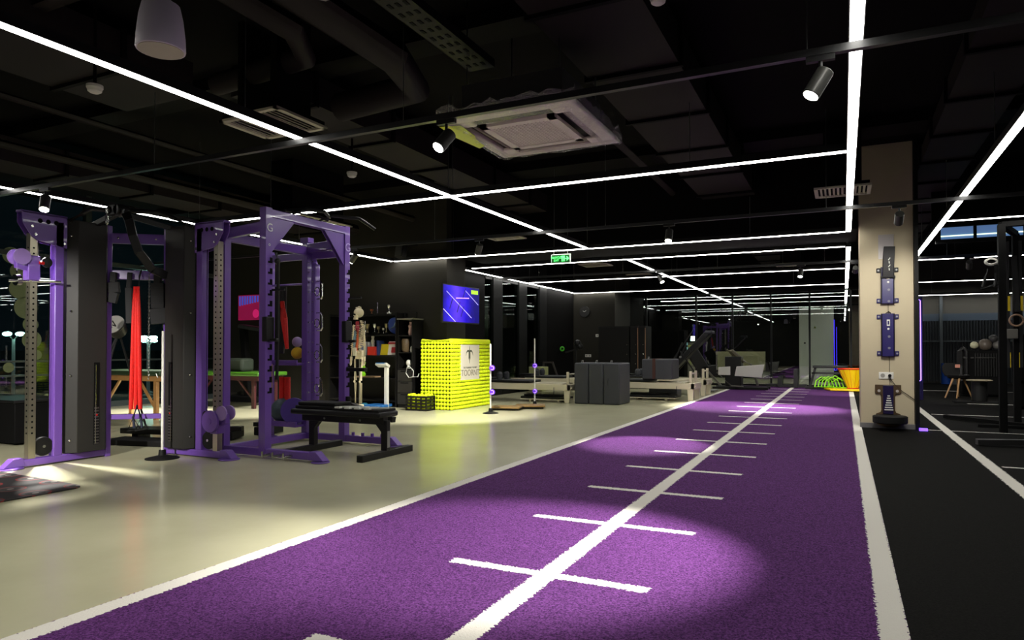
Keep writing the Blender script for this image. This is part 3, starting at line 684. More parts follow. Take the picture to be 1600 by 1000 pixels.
for s in (.5, .62):
    MB().tube([xb(.56, .5, .11), xb(s, .38, .12), xb(s + .02, .28, .12)], .012, 8).build('strap', mat('navy_strap', (30, 36, 56), .7), hd)
    MB().tube([xb(s, .38, .12), xb(s + .12, .27, .13), xb(s - .08, .25, .13)], .009, 8, closed=True).build('handle', STRAP, hd)
# leg drum on the tripod behind
db = thing('punch_drum', 'round grey topped black pad on thin tripod legs behind the crossbeam', 'training pad', (-7.65, 5.1, 0))
Mx = Matrix.Rotation(R(-35), 3, 'X') @ Matrix.Rotation(R(30), 3, 'Y')
dc = Vector((-7.62, 5.1, 1.33))
q = (Vector((.35, -.75, .55))).normalized()
MB().cyl(dc, dc - q * .16, .13, .09, n=28).build('drum_body', BLACK, db, .006)
MB().cyl(dc + q * .001, dc + q * .008, .125, n=28).build('drum_face', mat('drum_grey', (132, 130, 122), .6), db)
_, a_, b2_ = basis(q)
MB().beam(dc + q * .01 - a_ * .05 - b2_ * .03, dc + q * .01 + a_ * .02 + b2_ * .05, .012, .003, up=tuple(q)).beam(dc + q * .01 - a_ * .01 - b2_ * .05, dc + q * .01 + a_ * .05 + b2_ * .02, .012, .003, up=tuple(q)).beam(dc + q * .01 - a_ * .05 - b2_ * .03, dc + q * .01 + a_ * .0 - b2_ * .01, .012, .003, up=tuple(q)).build('emblem', BLACKM, db)
for e in ((-7.95, 4.85, 0), (-7.5, 4.7, 0), (-7.75, 5.65, 0)): MB().cyl(dc - q * .14, e, .012, n=8).build('leg', BLACK, db)

# poles on round bases
def pole(x, y, h, label, discs, b=.13, group=None):
    t = thing('reaction_pole', label, 'pole', (x, y, 0), group=group)
    MB().lathe([(b, 0), (b, .008), (b * .6, .022), (.035, .035), (.03, .085), (0.02, .085)], (x, y, 0), 32).build('round_base', RUBBER, t)
    MB().cyl((x, y, .08), (x, y, h), .0125, n=14).build('pole', WHITE, t)
    for z, dx in discs:
        c = Vector((x + dx, y - .035, z)); d = Vector((.3, -1, 0)).normalized()
        k = MB().cyl(c, c + d * .02, .046, n=24).cyl((x, y, z), c, .01, n=8).build('light_disc', mat('disc_purple', (92, 40, 190), .4, emit=.5), t)
        MB().tube([c + d * .022 + Vector((.03 * math.cos(u), 0, .03 * math.sin(u))) for u in [2 * math.pi * i / 16 for i in range(16)]], .005, 6, closed=True).build('light_ring', mat('ring_lilac', (190, 150, 255), .4, emit=2), k)
    return t
pole(-5.87, 4.43, 1.22, 'white slim pole on a black disc base in front of the cable machine', [], .15)
k = MB().tube([(-5.89, 4.43, .78), (-5.93, 4.42, .77), (-5.95, 4.42, .81)], .005, 6).build('pole_hook', STEEL); tag(k, 'small wire hook clipped on the pole before the cable machine', 'hook')
pole(-5.17, 9.85, 1.13, 'white pole with two purple discs right beside the yellow ball desk', [(.74, .05), (.35, .05)])
pole(-5.14, 11.55, 1.24, 'white pole with two purple discs in front of the white reformer', [(.74, .02), (.27, .02)])

# black low step platform behind the crossbeam
lp = thing('step_platform', 'low black two-tier step platform on the floor behind the red cord', 'step', (-7.0, 5.15, 0))
MB().box((-6.95, 5.0, .03), (.75, .3, .06), rz=R(12)).build('lower_board', RUBBER, lp, .008)
MB().box((-7.05, 5.25, .12), (.75, .28, .06), rz=R(12)).box((-7.25, 5.2, .06), (.08, .2, .08), rz=R(12)).box((-6.85, 5.28, .06), (.08, .2, .08), rz=R(12)).build('upper_board', BLACK, lp, .008)

# black bench box at the far left
bb = thing('storage_bench', 'low black storage box at the left edge of the picture', 'box', (-8.4, 4.6, 0))
MB().span(-9.6, -8.06, 4.3, 4.9, 0.02, .46).build('box_body', BLACKM, bb, .01)
MB().span(-9.62, -8.04, 4.28, 4.92, .46, .49).build('box_lid', BLACK, bb, .006)

# patterned exercise mat
def mat_pattern():
    m = bpy.data.materials.new('mat_print'); m.use_nodes = True; nt = m.node_tree; N = nt.nodes; L = nt.links; b = N['Principled BSDF']
    tc = N.new('ShaderNodeTexCoord'); mp = N.new('ShaderNodeMapping'); mp.inputs['Scale'].default_value = (3.2, 3.2, 3.2); L.new(tc.outputs['Object'], mp.inputs[0])
    fr = N.new('ShaderNodeVectorMath'); fr.operation = 'FRACTION'; L.new(mp.outputs[0], fr.inputs[0])
    sb = N.new('ShaderNodeVectorMath'); sb.operation = 'SUBTRACT'; sb.inputs[1].default_value = (.5, .5, .5); L.new(fr.outputs[0], sb.inputs[0])
    ml = N.new('ShaderNodeVectorMath'); ml.operation = 'MULTIPLY'; ml.inputs[1].default_value = (1, 1, 0); L.new(sb.outputs[0], ml.inputs[0])
    ln = N.new('ShaderNodeVectorMath'); ln.operation = 'LENGTH'; L.new(ml.outputs[0], ln.inputs[0])
    r = N.new('ShaderNodeValToRGB'); L.new(ln.outputs['Value'], r.inputs[0]); e = r.color_ramp.elements
    e[0].position = 0; e[0].color = (.3, .26, .24, 1); e[1].position = 1; e[1].color = (.012, .011, .011, 1)
    for p, c in ((.06, (.3, .26, .24, 1)), (.07, (.03, .03, .03, 1)), (.2, (.09, .08, .08, 1)), (.27, (.05, .05, .05, 1)), (.28, (.25, .02, .02, 1)), (.31, (.25, .02, .02, 1)), (.32, (.012, .011, .011, 1))):
        q = e.new(p); q.color = c
    r.color_ramp.interpolation = 'CONSTANT'
    L.new(r.outputs[0], b.inputs['Base Color']); b.inputs['Roughness'].default_value = .7
    return m
poly = [(-5.26, 3.27), (-5.21, 3.24), (-5.18, 3.19), (-5.19, 1.6), (-6.9, 1.6), (-6.9, 3.36)]
o = MB().prism(poly, (0, 0, .005), (1, 0, 0), (0, 1, 0), .008).build('floor_mat', mat_pattern())
tag(o, 'black exercise mat with red ring prints lying at the left edge', 'mat')

# ================================================================== POWER RACK
pr = thing('power_rack', 'tall purple power rack with notched uprights and black pull-up grips', 'power rack', (-5.3, 5.5, 0))
YN, YF, XF, XR, XB = 4.9, 6.06, -5.03, -5.58, -6.15
def post(x, y, z1, w=.076, notch=False, z0=.02):
    n = MB().span(x - w / 2, x + w / 2, y - w / 2, y + w / 2, z0, z1).mat(1)
    if notch:
        z = .62
        while z < 1.95:
            n.span(x + w / 2 - .001, x + w / 2 + .003, y + .012, y + w / 2 + .001, z, z + .055).span(x + w / 2 - .001, x + w / 2 + .003, y - .012, y + .012, z - .0, z + .02)
            n.span(x + .01, x + w / 2 + .003, y + w / 2 - .001, y + w / 2 + .002, z, z + .055)
            z += .105
    return n.build('upright', [PURPLE, BLACKM], pr)
post(XF, YN, 2.42, .082, True); post(XF, YF, 2.42, .082, True)
post(XR, YN, 2.27); post(XR, YF, 2.27); post(XB, YF, 2.2)
ob = MB().span(XR + .1, XR + .16, YF - .045, YF + .045, .05, 2.02); ob.build('inner_post', PURPLE, pr, .012)
MB().tube([(XR + .13, YF - .01, 2.0), (XR + .1, YF - .01, 2.1), (XR, YF, 2.16)], .04, 10).build('curved_brace', PURPLE, pr)
# top crossmember with gussets
MB().span(XF - .04, XF + .04, YN, YF, 2.33, 2.41).build('top_crossmember', PURPLE, pr, .006)
for y, s in ((YN, 1), (YF, -1)):
    MB().prism([(s * .04, 2.41), (s * .36, 2.33), (s * .04, 1.98)], (XF + .02, y, 0), (0, 1, 0), (0, 0, 1), .01).prism([(s * .04, 2.41), (s * .36, 2.33), (s * .04, 1.98)], (XF - .02, y, 0), (0, 1, 0), (0, 0, 1), .01).build('gusset', PURPLE, pr, .002)
for y in (YN, YF):
    MB().beam((XF, y, 2.24), (XR, y, 2.2), .06, .1).build('side_beam', PURPLE, pr, .006)
    MB().span(XR, -4.42, y - .035, y + .035, .02, .09).build('foot_beam', PURPLE, pr, .006)
    MB().prism([(-4.46, .02), (-4.27, .02), (-4.36, .1), (-4.44, .1)], (0, y, 0), (1, 0, 0), (0, 0, 1), .085).lathe([(.085, 0), (.085, .012)], (-4.34, y, .001), 24).build('foot', PURPLE, pr, .004)
MB().span(XR - .03, XR + .03, YN, YF, .02, .09).build('rear_base_beam', PURPLE, pr, .006)
MB().span(XR - .03, XR + .03, YN, YF, 2.13, 2.22).build('rear_crossmember', PURPLE, pr, .006)
MB().beam((XB, YF, 2.12), (XF, YF, 2.12), .05, .08).build('storage_top_beam', PURPLE, pr, .006)
MB().box((XR, YF, 2.3), (.12, .1, .06)).build('top_bracket', PURPLE, pr, .006)
MB().lathe([(.09, 0), (.09, .014), (.05, .02)], (XB, YF, 0), 24).build('foot', PURPLE, pr)
text('rack_logo', 'G', .11, facing((XF + .047, YN + .005, 2.22), (0, 1, 0)), mat('logo_white', (235, 235, 240), .4), pr)
text('rack_logo', 'G', .13, facing((XF + .047, YF + .0, 2.18), (0, 1, 0)), mat('logo_lilac', (190, 170, 225), .4), pr)
text('rack_logo', 'o', .05, facing((XF + .047, YN, 2.06), (0, 1, 0)), mat('logo_white', (235, 235, 240), .4), pr)
# multi-grip pull-up handles
MB().tube([(XF + .0, YN + .35, 2.42), (XF + .12, YN + .42, 2.47), (XF + .2, YN + .6, 2.47), (XF + .14, YN + .75, 2.44)], .018, 10).build('pull_up_grip', BLACK, pr)
MB().tube([(XF, YF - .45, 2.4), (XF + .16, YF - .4, 2.46), (XF + .32, YF - .15, 2.46), (XF + .42, YF + .0, 2.36)], .018, 10).build('pull_up_grip', BLACK, pr)
MB().tube([(XF - .05, YN + .3, 2.45), (XF, YF - .4, 2.46), (XF + .02, YF - .3, 2.44)], .016, 8).build('pull_up_grip', BLACK, pr)
# chrome rings on the rear frame
rings = MB()
for z in (1.72, 1.36, 1.0, .62):
    k = MB().tube([(XR + .17, YF - .02, z + .1), (XR + .24, YF - .04, z + .1), (XR + .265, YF - .045, z + .07), (XR + .27, YF - .045, z - .07), (XR + .25, YF - .04, z - .1), (XR + .17, YF - .02, z - .1)], .01, 8); k.build('chrome_loop', CHROME, pr)
    rr = [(XR + .2 + .035 * math.cos(u), YF - .05, z - .02 + .05 * math.sin(u)) for u in [2 * math.pi * i / 14 for i in range(14)]]
    MB().tube(rr, .006, 6, closed=True).build('carabiner', CHROME, pr)
bo = MB()
for i in range(14): bo.ball((XR + .045, YF - .02, .55 + i * .115), .01, 8).ball((XR + .13, YF - .046, .55 + i * .115), .008, 8)
tag(bo.build('bolt', CHROME, pr))
# j-hooks and safety arms
for y in (YN, YF):
    MB().span(XF - .0, XF + .062, y - .05, y + .056, 1.12, 1.36).span(XF + .07, XF + .16, y - .02, y + .02, 1.12, 1.15).build('j_hook', BLACK, pr, .008)
    MB().beam((XF + .02, y + .045, 1.62), (XF + .2, y + .045, 1.62), .02, .02).build('peg', BLACK, pr)
MB().span(XF + .05, XF + .3, YF - .03, YF + .03, .8, .84).build('safety_arm', BLACK, pr, .005)
MB().cyl((XF + .06, YF, .32), (XF + .06, YF, .52), .03, n=12).beam((XF + .05, YF, .43), (XF + .75, YF - .1, .3), .06, .06).build('landmine_arm', BLACK, pr, .005)
MB().tube([(XF + .08, YN + .05, 1.98), (XF + .1, YN + .06, 1.9), (XF + .09, YN + .07, 1.3), (XF + .09, YN + .06, .75)], .016, 8).ball((XF + .09, YN + .06, 1.9), .03, 12).build('hanging_cable', BLACK, pr)
MB().cyl((XF - .1, YN + .16, .66), (XF - .1, YN + .16, .9), .022, n=14).build('brass_grip', mat('brass', (150, 120, 60), .4, .8), pr)
# pegs on the near foot
for i in range(3): MB().cyl((-4.9 + i * .13, YN - .05, .05), (-4.9 + i * .13, YN - .16, .05), .012, n=10).cyl((-4.9 + i * .13, YN - .16, .03), (-4.9 + i * .13, YN - .16, .09), .01, n=8).build('band_peg', CHROME, pr)
bp_ = MB()
for i in range(4): bp_.cyl((-4.9 + i * .13, YF, .09), (-4.9 + i * .13, YF, .125), .018, n=10)
bp_.build('band_peg', PURPLE, pr)
# storage shelves between the rear posts
MB().span(XB, XR, YF - .15, YF + .15, .86, .885).span(XB, XR, YF - .16, YF - .14, .885, .92).build('storage_shelf', PURPLE, pr, .003)
MB().span(XB, XR, YF - .16, YF + .12, .16, .185).span(XB, XR, YF - .17, YF - .15, .16, .22).build('storage_shelf', PURPLE, pr, .003)
MB().cyl((XB, YF, 1.8), (XR, YF, 1.8), .012).build('hang_rail', PURPLE, pr)
def ball(x, y, z, r, m, label, name='medicine_ball', cat='ball', group=None):
    o = MB().ball((x, y, z), r, 28).build(name, m); return tag(o, label, cat, group)
ball(-5.9, YF - .03, .33, .145, mat('ball_slate', (66, 82, 92), .5, noise=.15, nscale=40, bump=.2), 'slate blue medicine ball on the lowest shelf of the power rack')
o = MB().cyl((-5.66, YF - .1, .34), (-5.64, YF - .14, .34), .15, n=36).cyl((-5.66, YF - .095, .34), (-5.636, YF - .145, .34), .03, n=16).build('weight_disc', mat('disc_violet', (84, 62, 150), .4), None, .004)
tag(o, 'violet disc leaning beside the slate ball on the rack shelf', 'weight disc')
o = MB().tube([(-5.95, YF, 1.78), (-5.93, YF - .03, 1.3), (-5.97, YF - .02, 1.0)], [.05, .06, .05], 8).build('hanging_belt', STRAP); tag(o, 'black bundle of belts hanging from the rail of the rack storage', 'belt')
o = MB().tube([(-5.86, YF - .1, 1.6), (-5.83, YF - .1, 1.4), (-5.78, YF - .1, 1.05)], [.025, .04, .02], 8).build('red_band', RED); tag(o, 'red band hanging in front of the black belts in the rack', 'band')
for i in range(2):
    o = MB().cyl((-5.93 + i * .08, YF - .02, .45), (-5.93 + i * .08, YF - .02, .72), .035, n=16).build('red_roller', RED)
    tag(o, 'red roller standing behind the slate ball in the rack', 'roller', 'red rollers in the rack')
o = MB().ball((-5.72, YF, 1.0), .07, 16).build('yellow_pouch', mat('yellow_cloth', (214, 172, 30), .7)); tag(o, 'yellow pouch on the middle shelf of the power rack', 'pouch')
ball(-5.74, YF + .02, 1.13, .06, mat('lilac_ball', (160, 140, 190), .5), 'lilac ball resting on the yellow pouch in the rack', 'small_ball')
# ================================================================== BENCH
wb = thing('weight_bench', 'flat black weight bench with T-shaped feet in front of the power rack', 'bench', (-4.5, 5.46, 0))
MB().span(-5.1, -3.98, 5.3, 5.62, .385, .44).build('seat_pad', VINYL, wb, .018)
MB().span(-5.05, -4.02, 5.42, 5.5, .31, .385).build('frame_rail', BLACK, wb, .006)
for x in (-4.93, -4.02):
    s = 1 if x < -4.5 else -1
    MB().prism([(x - .035, .06), (x + .035, .06), (x + .035 + (0 if s < 0 else .0), .24), (x + .035 + .1 * (s > 0), .35), (x - .035 - .1 * (s < 0), .35), (x - .035, .24)], (0, 5.46, 0), (1, 0, 0), (0, 0, 1), .06).build('leg', BLACK, wb, .004)
    MB().span(x - .035, x + .035, 5.06, 5.88, .0, .065).build('foot_bar', BLACK, wb, .006)
MB().span(-4.0, -3.983, 5.44, 5.48, .09, .25).build('side_print', mat('pale_print', (150, 150, 150), .5), wb)
MB().ball((-4.75, 5.42, .345), .012, 8).ball((-4.3, 5.42, .345), .012, 8).build('bolt', STEEL, wb)
o = MB().span(-5.06, -4.55, 5.33, 5.6, .44, .475).span(-5.03, -4.55, 5.34, 5.6, .475, .51).build('folded_mat', RUBBER, None, .01); tag(o, 'black folded mat lying on the left half of the weight bench', 'mat')
hp = thing('agility_board', 'black board with white notched strips lying on the right half of the weight bench', 'board', (-4.28, 5.46, .44))
MB().span(-4.56, -4.0, 5.32, 5.6, .44, .462).build('board', RUBBER, hp, .004)
for i in range(4):
    MB().box((-4.46 + i * .12, 5.46, .468), (.035, .2, .014), rz=R(-55)).box((-4.5 + i * .12, 5.335, .47), (.06, .04, .016)).build('white_strip', WHITE, hp)

# black pads on the floor behind the near rack post
for (x, y, rz, lb) in ((-6.4, 5.75, .5, 'black wedge pad on the floor behind the near upright of the rack'), (-6.35, 6.25, .1, 'black low pad frame on the floor seen inside the power rack')):
    t = thing('floor_pad', lb, 'pad', (x, y, 0))
    MB().box((x, y, .06), (.12, .4, .1), rz=rz).build('pad', RUBBER, t, .01)
    MB().box((x + .05, y - .1, .135), (.3, .1, .05), rz=rz).build('top_bar', BLACK, t, .006)

# ================================================================== LEFT BACKGROUND
def table(x0, x1, y0, y1, z, label, top, legm, seatm=None):
    t = thing('treatment_table', label, 'table', ((x0 + x1) / 2, (y0 + y1) / 2, 0))
    MB().span(x0, x1, y0, y1, z - .07, z).build('padded_top', top, t, .02)
    MB().span(x0 + .05, x1 - .05, y0 + .05, y0 + .09, z - .15, z - .07).span(x0 + .05, x1 - .05, y1 - .09, y1 - .05, z - .15, z - .07).build('apron', legm, t)
    for x, d in ((x0 + .2, .1), (x1 - .2, -.1)):
        for y in (y0 + .1, y1 - .1): MB().beam((x, y, z - .1), (x, y, 0), .07, .05).build('leg', legm, t, .004)
        MB().beam((x, y0 + .1, .15), (x + 4 * d, y0 + .1, z - .12), .03, .03).build('brace', legm, t)
    return t
table(-10.55, -8.95, 6.7, 7.35, .72, 'wooden legged treatment table with dark green top behind the cable machine', mat('green_vinyl', (44, 62, 38), .5), WOOD)
table(-10.9, -9.1, 8.7, 9.4, .64, 'low treatment table with bright green edge seen through the power rack', mat('bright_green_vinyl', (56, 104, 18), .5), mat('darkred_leg', (60, 20, 24), .5))
o = MB().box((-9.95, 9.0, .76), (.6, .3, .24)).build('cushion', mat('dark_green_weave', (24, 34, 20), .8, noise=.5, nscale=80), None, .05); tag(o, 'dark green patterned cushion on the low green table', 'cushion')
kk = thing('wall_poster', 'pink and blue lit picture on the wall behind the power rack', 'picture', (-11.1, 10.4, 1.65))
MB().span(-11.45, -10.75, 10.4, 10.45, 1.65, 2.17).build('poster_panel', mat('poster_pink', (170, 24, 84), .5, emit=.35), kk)
ps_ = MB()
for i in range(9): ps_.span(-11.42 + i * .072, -11.38 + i * .072, 10.392, 10.4, 1.95 + .01 * i, 2.15)
ps_.build('blue_stripes', mat('poster_blue', (70, 90, 210), .5, emit=.5), kk)
MB().ball((-10.95, 10.4, 1.78), .09, 16, sc=(1, .12, 1)).build('pink_shape', mat('poster_hot', (230, 40, 120), .5, emit=.5), kk)
bk = thing('exercise_bike', 'dark exercise machine standing in front of the pink picture', 'exercise machine', (-10.4, 9.9, 0))
MB().span(-11.1, -10.2, 9.75, 10.05, 0, .12).build('base', BLACKM, bk, .02)
MB().beam((-10.6, 9.9, .1), (-10.75, 9.9, 1.45), .14, .12).build('column', BLACKM, bk, .02)
MB().beam((-10.8, 9.9, 1.5), (-10.15, 9.85, 1.42), .2, .08).build('console', mat('console_grey', (52, 56, 56), .5), bk, .02)
wv = MB().lathe([(.3, 0), (.3, .08)], (-10.4, 10.0, .35), 28, M=Matrix.Rotation(R(90), 3, 'X')); wv.build('flywheel', BLACK, bk)
# round decals on the far-left window
for i, (y, z, r) in enumerate(((6.32, 2.55, .13), (6.42, 2.3, .12), (6.45, 2.02, .16), (6.55, 1.72, .18), (6.62, 1.45, .12), (6.64, 1.2, .15), (6.72, .95, .08), (6.9, .2, .1), (7.6, 2.2, .08), (7.7, 1.75, .1), (9.05, 2.2, .12), (9.1, 1.85, .12), (9.15, 1.5, .12), (9.2, 1.2, .1), (6.3, .75, .08))):
    o = MB().cyl((-11.99, y, z), (-11.985, y, z), r, n=28).build('window_sticker', mat('sticker_green', (120, 132, 96), .6)); tag(o, 'round pale green sticker on the dark far-left window', 'sticker', 'round stickers on the far-left windows')
# street lamps outside
for i, (y, h, x) in enumerate(((8.5, 1.35, -16), (11.65, 1.32, -16), (12.4, 1.25, -17))):
    t = thing('street_lamp', ['street lamp glowing outside at the left edge of the picture', 'street lamp glowing outside just right of the red cord', 'farthest street lamp outside, beside the white pole'][i], 'street lamp', (x, y, -.15))
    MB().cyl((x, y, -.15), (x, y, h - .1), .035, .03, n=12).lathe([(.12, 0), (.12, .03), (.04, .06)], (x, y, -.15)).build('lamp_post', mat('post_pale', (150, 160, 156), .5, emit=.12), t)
    a = MB()
    for k in range(4):
        u = k * math.pi / 2 + .4; a.tube([(x, y, h - .12), (x + .12 * math.cos(u), y + .12 * math.sin(u), h)], .012, 6)
    a.build('lamp_arm', STEEL, t)
    for k in range(4):
        u = k * math.pi / 2 + .4; MB().ball((x + .16 * math.cos(u), y + .16 * math.sin(u), h + .02), .075, 14, sc=(1, 1, .6)).build('lamp_globe', mat('street_glow', (205, 255, 240), .3, emit=22), t)

# ================================================================== SHELF WALL
SH = mat('shelf_black', (22, 21, 20), .5, spec=.2)
sx0, sx1, sy0, sy1 = -8.75, -7.2, 10.1, 10.44
bs = thing('bookcase', 'wide open black bookcase against the black wall, filled with small trophies and books', 'bookcase', ((sx0 + sx1) / 2, 10.27, 0))
for x in (sx0, sx1 - .03): MB().span(x, x + .03, sy0, sy1, 0, 1.7).build('side_panel', SH, bs)
MB().span(sx0, sx1, sy1 - .01, sy1, .05, 1.7).build('back_panel', SH, bs)
LV = [.12, .52, .93, 1.31, 1.68]
for z in LV: MB().span(sx0 + .03, sx1 - .03, sy0, sy1 - .01, z - .025, z).build('shelf', SH, bs)
dr = thing('drawer_cabinet', 'narrow black cabinet with open niches above three drawers, next to the bookcase', 'cabinet', (-7.02, 10.27, 0))
x0, x1 = -7.18, -6.86
MB().span(x0, x0 + .02, sy0, sy1, 0, 1.57).span(x1 - .02, x1, sy0, sy1, 0, 1.57).span(x0, x1, sy1 - .01, sy1, 0, 1.57).span(x0, x1, sy0, sy1, 0, .05).build('cabinet_body', SH, dr)
MB().span(x0 - .01, x1 + .01, sy0 - .01, sy1, 1.57, 1.595).build('cabinet_top', mat('cabinet_top_pale', (120, 116, 106), .4), dr)
for z in (.68, .97, 1.27): MB().span(x0 + .02, x1 - .02, sy0, sy1 - .01, z, z + .02).build('shelf', SH, dr)
for i in range(3):
    z = .06 + i * .207; k = MB().span(x0 + .005, x1 - .005, sy0 - .015, sy0 + .3, z, z + .2).build('drawer', mat('drawer_black', (38, 36, 34), .45), dr, .004)
    MB().span(x0 + .08, x1 - .08, sy0 - .018, sy0 - .012, z + .165, z + .185).build('finger_grip', BLACKM, k)
def item(name, mb, m, label, cat, bevel=0): return tag(mb.build(name, m, None, bevel), label, cat)
yi = 10.2
def trophy(x, z, h, m, label, two=None):
    t = thing('trophy', label, 'trophy', (x, yi, z))
    MB().span(x - .03, x + .03, yi - .03, yi + .03, z, z + h * .2).build('plinth', two or SH, t, .003)
    MB().lathe([(.02, 0), (.008, h * .15), (.008, h * .35), (.028, h * .5), (.035, h * .8), (.02, h * .8)], (x, yi, z + h * .2), 16).build('cup', m, t)
    return t
SILV = mat('silver', (210, 210, 205), .2, 1); GOLDT = mat('gold', (150, 140, 105), .3, .9)
trophy(-7.83, 1.68, .1, mat('copper', (150, 90, 60), .3, .8), 'small copper cup on top of the bookcase, left')
item('slim_trophy', MB().span(-7.73, -7.67, yi - .03, yi + .03, 1.68, 1.7).lathe([(.012, 0), (.02, .06), (.012, .13), (.02, .2)], (-7.7, yi, 1.7), 10), SILV, 'slim glass trophy on top of the bookcase', 'trophy')
trophy(-7.44, 1.68, .17, SILV, 'white and silver cup on top of the bookcase, right', WHITE)
o = thing('cabinet_frame', 'dark empty frame lying on top between bookcase and cabinet', 'frame', (-7.0, 10.3, 1.6)); ORIGIN[o.name] = Vector(o.location)
MB().span(-7.16, -6.9, 10.29, 10.31, 1.6, 1.615).span(-7.16, -6.9, 10.29, 10.31, 1.7, 1.715).span(-7.16, -7.145, 10.29, 10.31, 1.6, 1.715).span(-6.915, -6.9, 10.29, 10.31, 1.6, 1.715).build('frame_bar', SH, o)
trophy(-7.92, 1.31, .2, GOLDT, 'gold cup at the left on the trophy shelf')
for i, (x, h, m_, lb) in enumerate(((-7.98, .26, SILV, 'tall silver bottle shaped trophy at the left on the trophy shelf'), (-7.76, .2, SILV, 'silver cup in the middle of the trophy shelf'), (-7.67, .15, GOLDT, 'low gold cup in the middle of the trophy shelf'), (-7.56, .12, SILV, 'low silver cup right of the gold cup on the trophy shelf'), (-7.5, .2, GOLDT, 'gold cup beside the blue globe on the trophy shelf'))):
    if i: trophy(x, 1.31, h, m_, lb)
    else: item('bottle_trophy', MB().lathe([(.04, 0), (.04, .14), (.015, .18), (.015, .26)], (x, yi, 1.31), 14), SILV, lb, 'trophy')
gb = thing('blue_plate', 'round blue plate with pale swirl standing on the trophy shelf', 'plate', (-7.33, 10.25, 1.31))
MB().cyl((-7.33, 10.22, 1.47), (-7.33, 10.25, 1.475), .15, n=32).build('plate_disc', mat('plate_blue', (30, 60, 140), .35), gb, .004)
MB().tube([(-7.42, 10.215, 1.42), (-7.34, 10.214, 1.45), (-7.31, 10.214, 1.52), (-7.26, 10.215, 1.54)], [.004, .016, .012, .004], 6).build('pale_swirl', mat('swirl', (130, 160, 180), .4), gb)
# books and boxes on the middle shelf
bc = [((90, 100, 150), -8.06, .05, .24, 'thick blue-grey book'), ((220, 220, 225), -7.98, .06, .25, 'white book with a grey spine'), ((200, 205, 215), -7.88, .03, .23, 'thin pale grey book'), ((40, 60, 120), -7.68, .05, .27, 'dark blue book')]
for c, x, wd, h, lb in bc: item('book', MB().span(x, x + wd, 10.15, 10.32, .93, .93 + h), mat('book_%d' % c[0], c, .6), lb + ' upright on the middle shelf of the bookcase', 'book', .003)
item('figurine', MB().lathe([(.03, 0), (.02, .04), (.035, .1), (.02, .14), (.03, .18), (.02, .22)], (-7.78, 10.17, 1.09), 14), mat('figurine_pale', (205, 200, 180), .5), 'pale figurine standing on the red box on the middle shelf', 'figurine')
item('red_box', MB().span(-7.86, -7.68, 10.11, 10.26, .93, 1.09), mat('box_red', (200, 44, 26), .5), 'red and orange box on the middle shelf of the bookcase', 'box', .004)
item('yellow_booklet', MB().box((-7.55, 10.22, 1.035), (.17, .02, .2), M=Matrix.Rotation(R(-12), 3, 'X')), mat('booklet_yellow', (206, 186, 30), .5), 'yellow booklet leaning on the middle shelf', 'book')
bkp = thing('picture_book', 'white and red picture book leaning at the right end of the middle shelf', 'book', (-7.34, 10.2, .93))
MB().box((-7.34, 10.22, 1.06), (.24, .02, .25), M=Matrix.Rotation(R(-12), 3, 'X')).build('cover', mat('cover_white', (214, 208, 198), .5), bkp)
MB().box((-7.34, 10.203, 1.15), (.23, .012, .03), M=Matrix.Rotation(R(-12), 3, 'X')).box((-7.33, 10.19, 1.03), (.09, .01, .1), M=Matrix.Rotation(R(-12), 3, 'X')).build('red_print', mat('print_red', (170, 40, 44), .5), bkp)
item('green_vase', MB().lathe([(.04, 0), (.05, .06), (.03, .1), (.05, .16), (.03, .22), (.05, .28)], (-8.02, 10.2, .52), 16), NEONG, 'lime green ribbed roller standing on the lower shelf of the bookcase', 'roller')
item('paper_stack', MB().span(-8.15, -7.75, 10.15, 10.38, .52, .545), mat('paper_tan', (190, 160, 120), .6), 'flat stack of tan papers on the lower shelf', 'papers')
item('brown_jar', MB().lathe([(.05, 0), (.075, .04), (.08, .2), (.065, .24)], (-7.07, 10.2, .99), 20), mat('jar_brown', (92, 76, 52), .5, noise=.4, nscale=30), 'brown jar in the middle niche of the drawer cabinet', 'jar')
item('torso_model', MB().lathe([(.03, 0), (.045, .05), (.03, .12), (.045, .17), (.02, .2), (.022, .24)], (-6.97, 10.2, 1.29), 14), mat('torso_pink', (200, 160, 150), .5), 'pink and white anatomical torso in the top niche of the cabinet', 'figurine')
item('white_ornament', MB().lathe([(.03, 0), (.04, .03), (.03, .09), (.01, .12)], (-6.92, 10.18, .99), 14), WHITE, 'white egg shaped ornament beside the brown jar', 'ornament')
lm = thing('desk_mask', 'white mask head with a coiled white hose on the drawer cabinet', 'mask', (-6.98, 10.1, .7))
MB().ball((-6.98, 10.16, .8), .05, 16, sc=(1, 1, 1.2)).lathe([(.03, 0), (.035, .03), (.02, .06)], (-6.98, 10.16, .7), 14).build('mask_head', WHITE, lm)
MB().tube([(-6.96, 10.08, .72), (-6.97, 10.06, .62), (-6.9, 10.05, .54), (-6.8, 10.03, .56), (-6.79, 10.03, .66), (-6.86, 10.04, .72), (-6.93, 10.06, .72)], .008, 8).tube([(-6.8, 10.03, .56), (-6.7, 10.03, .56), (-6.68, 10.04, .62)], .008, 8).build('hose', WHITE, lm)
item('cap_knob', MB().ball((-7.75, 9.9, .04), .07, 16, sc=(1, 1, .6)), mat('teal', (40, 120, 140), .5), 'small teal dome on the floor by the bookcase', 'massage dome')

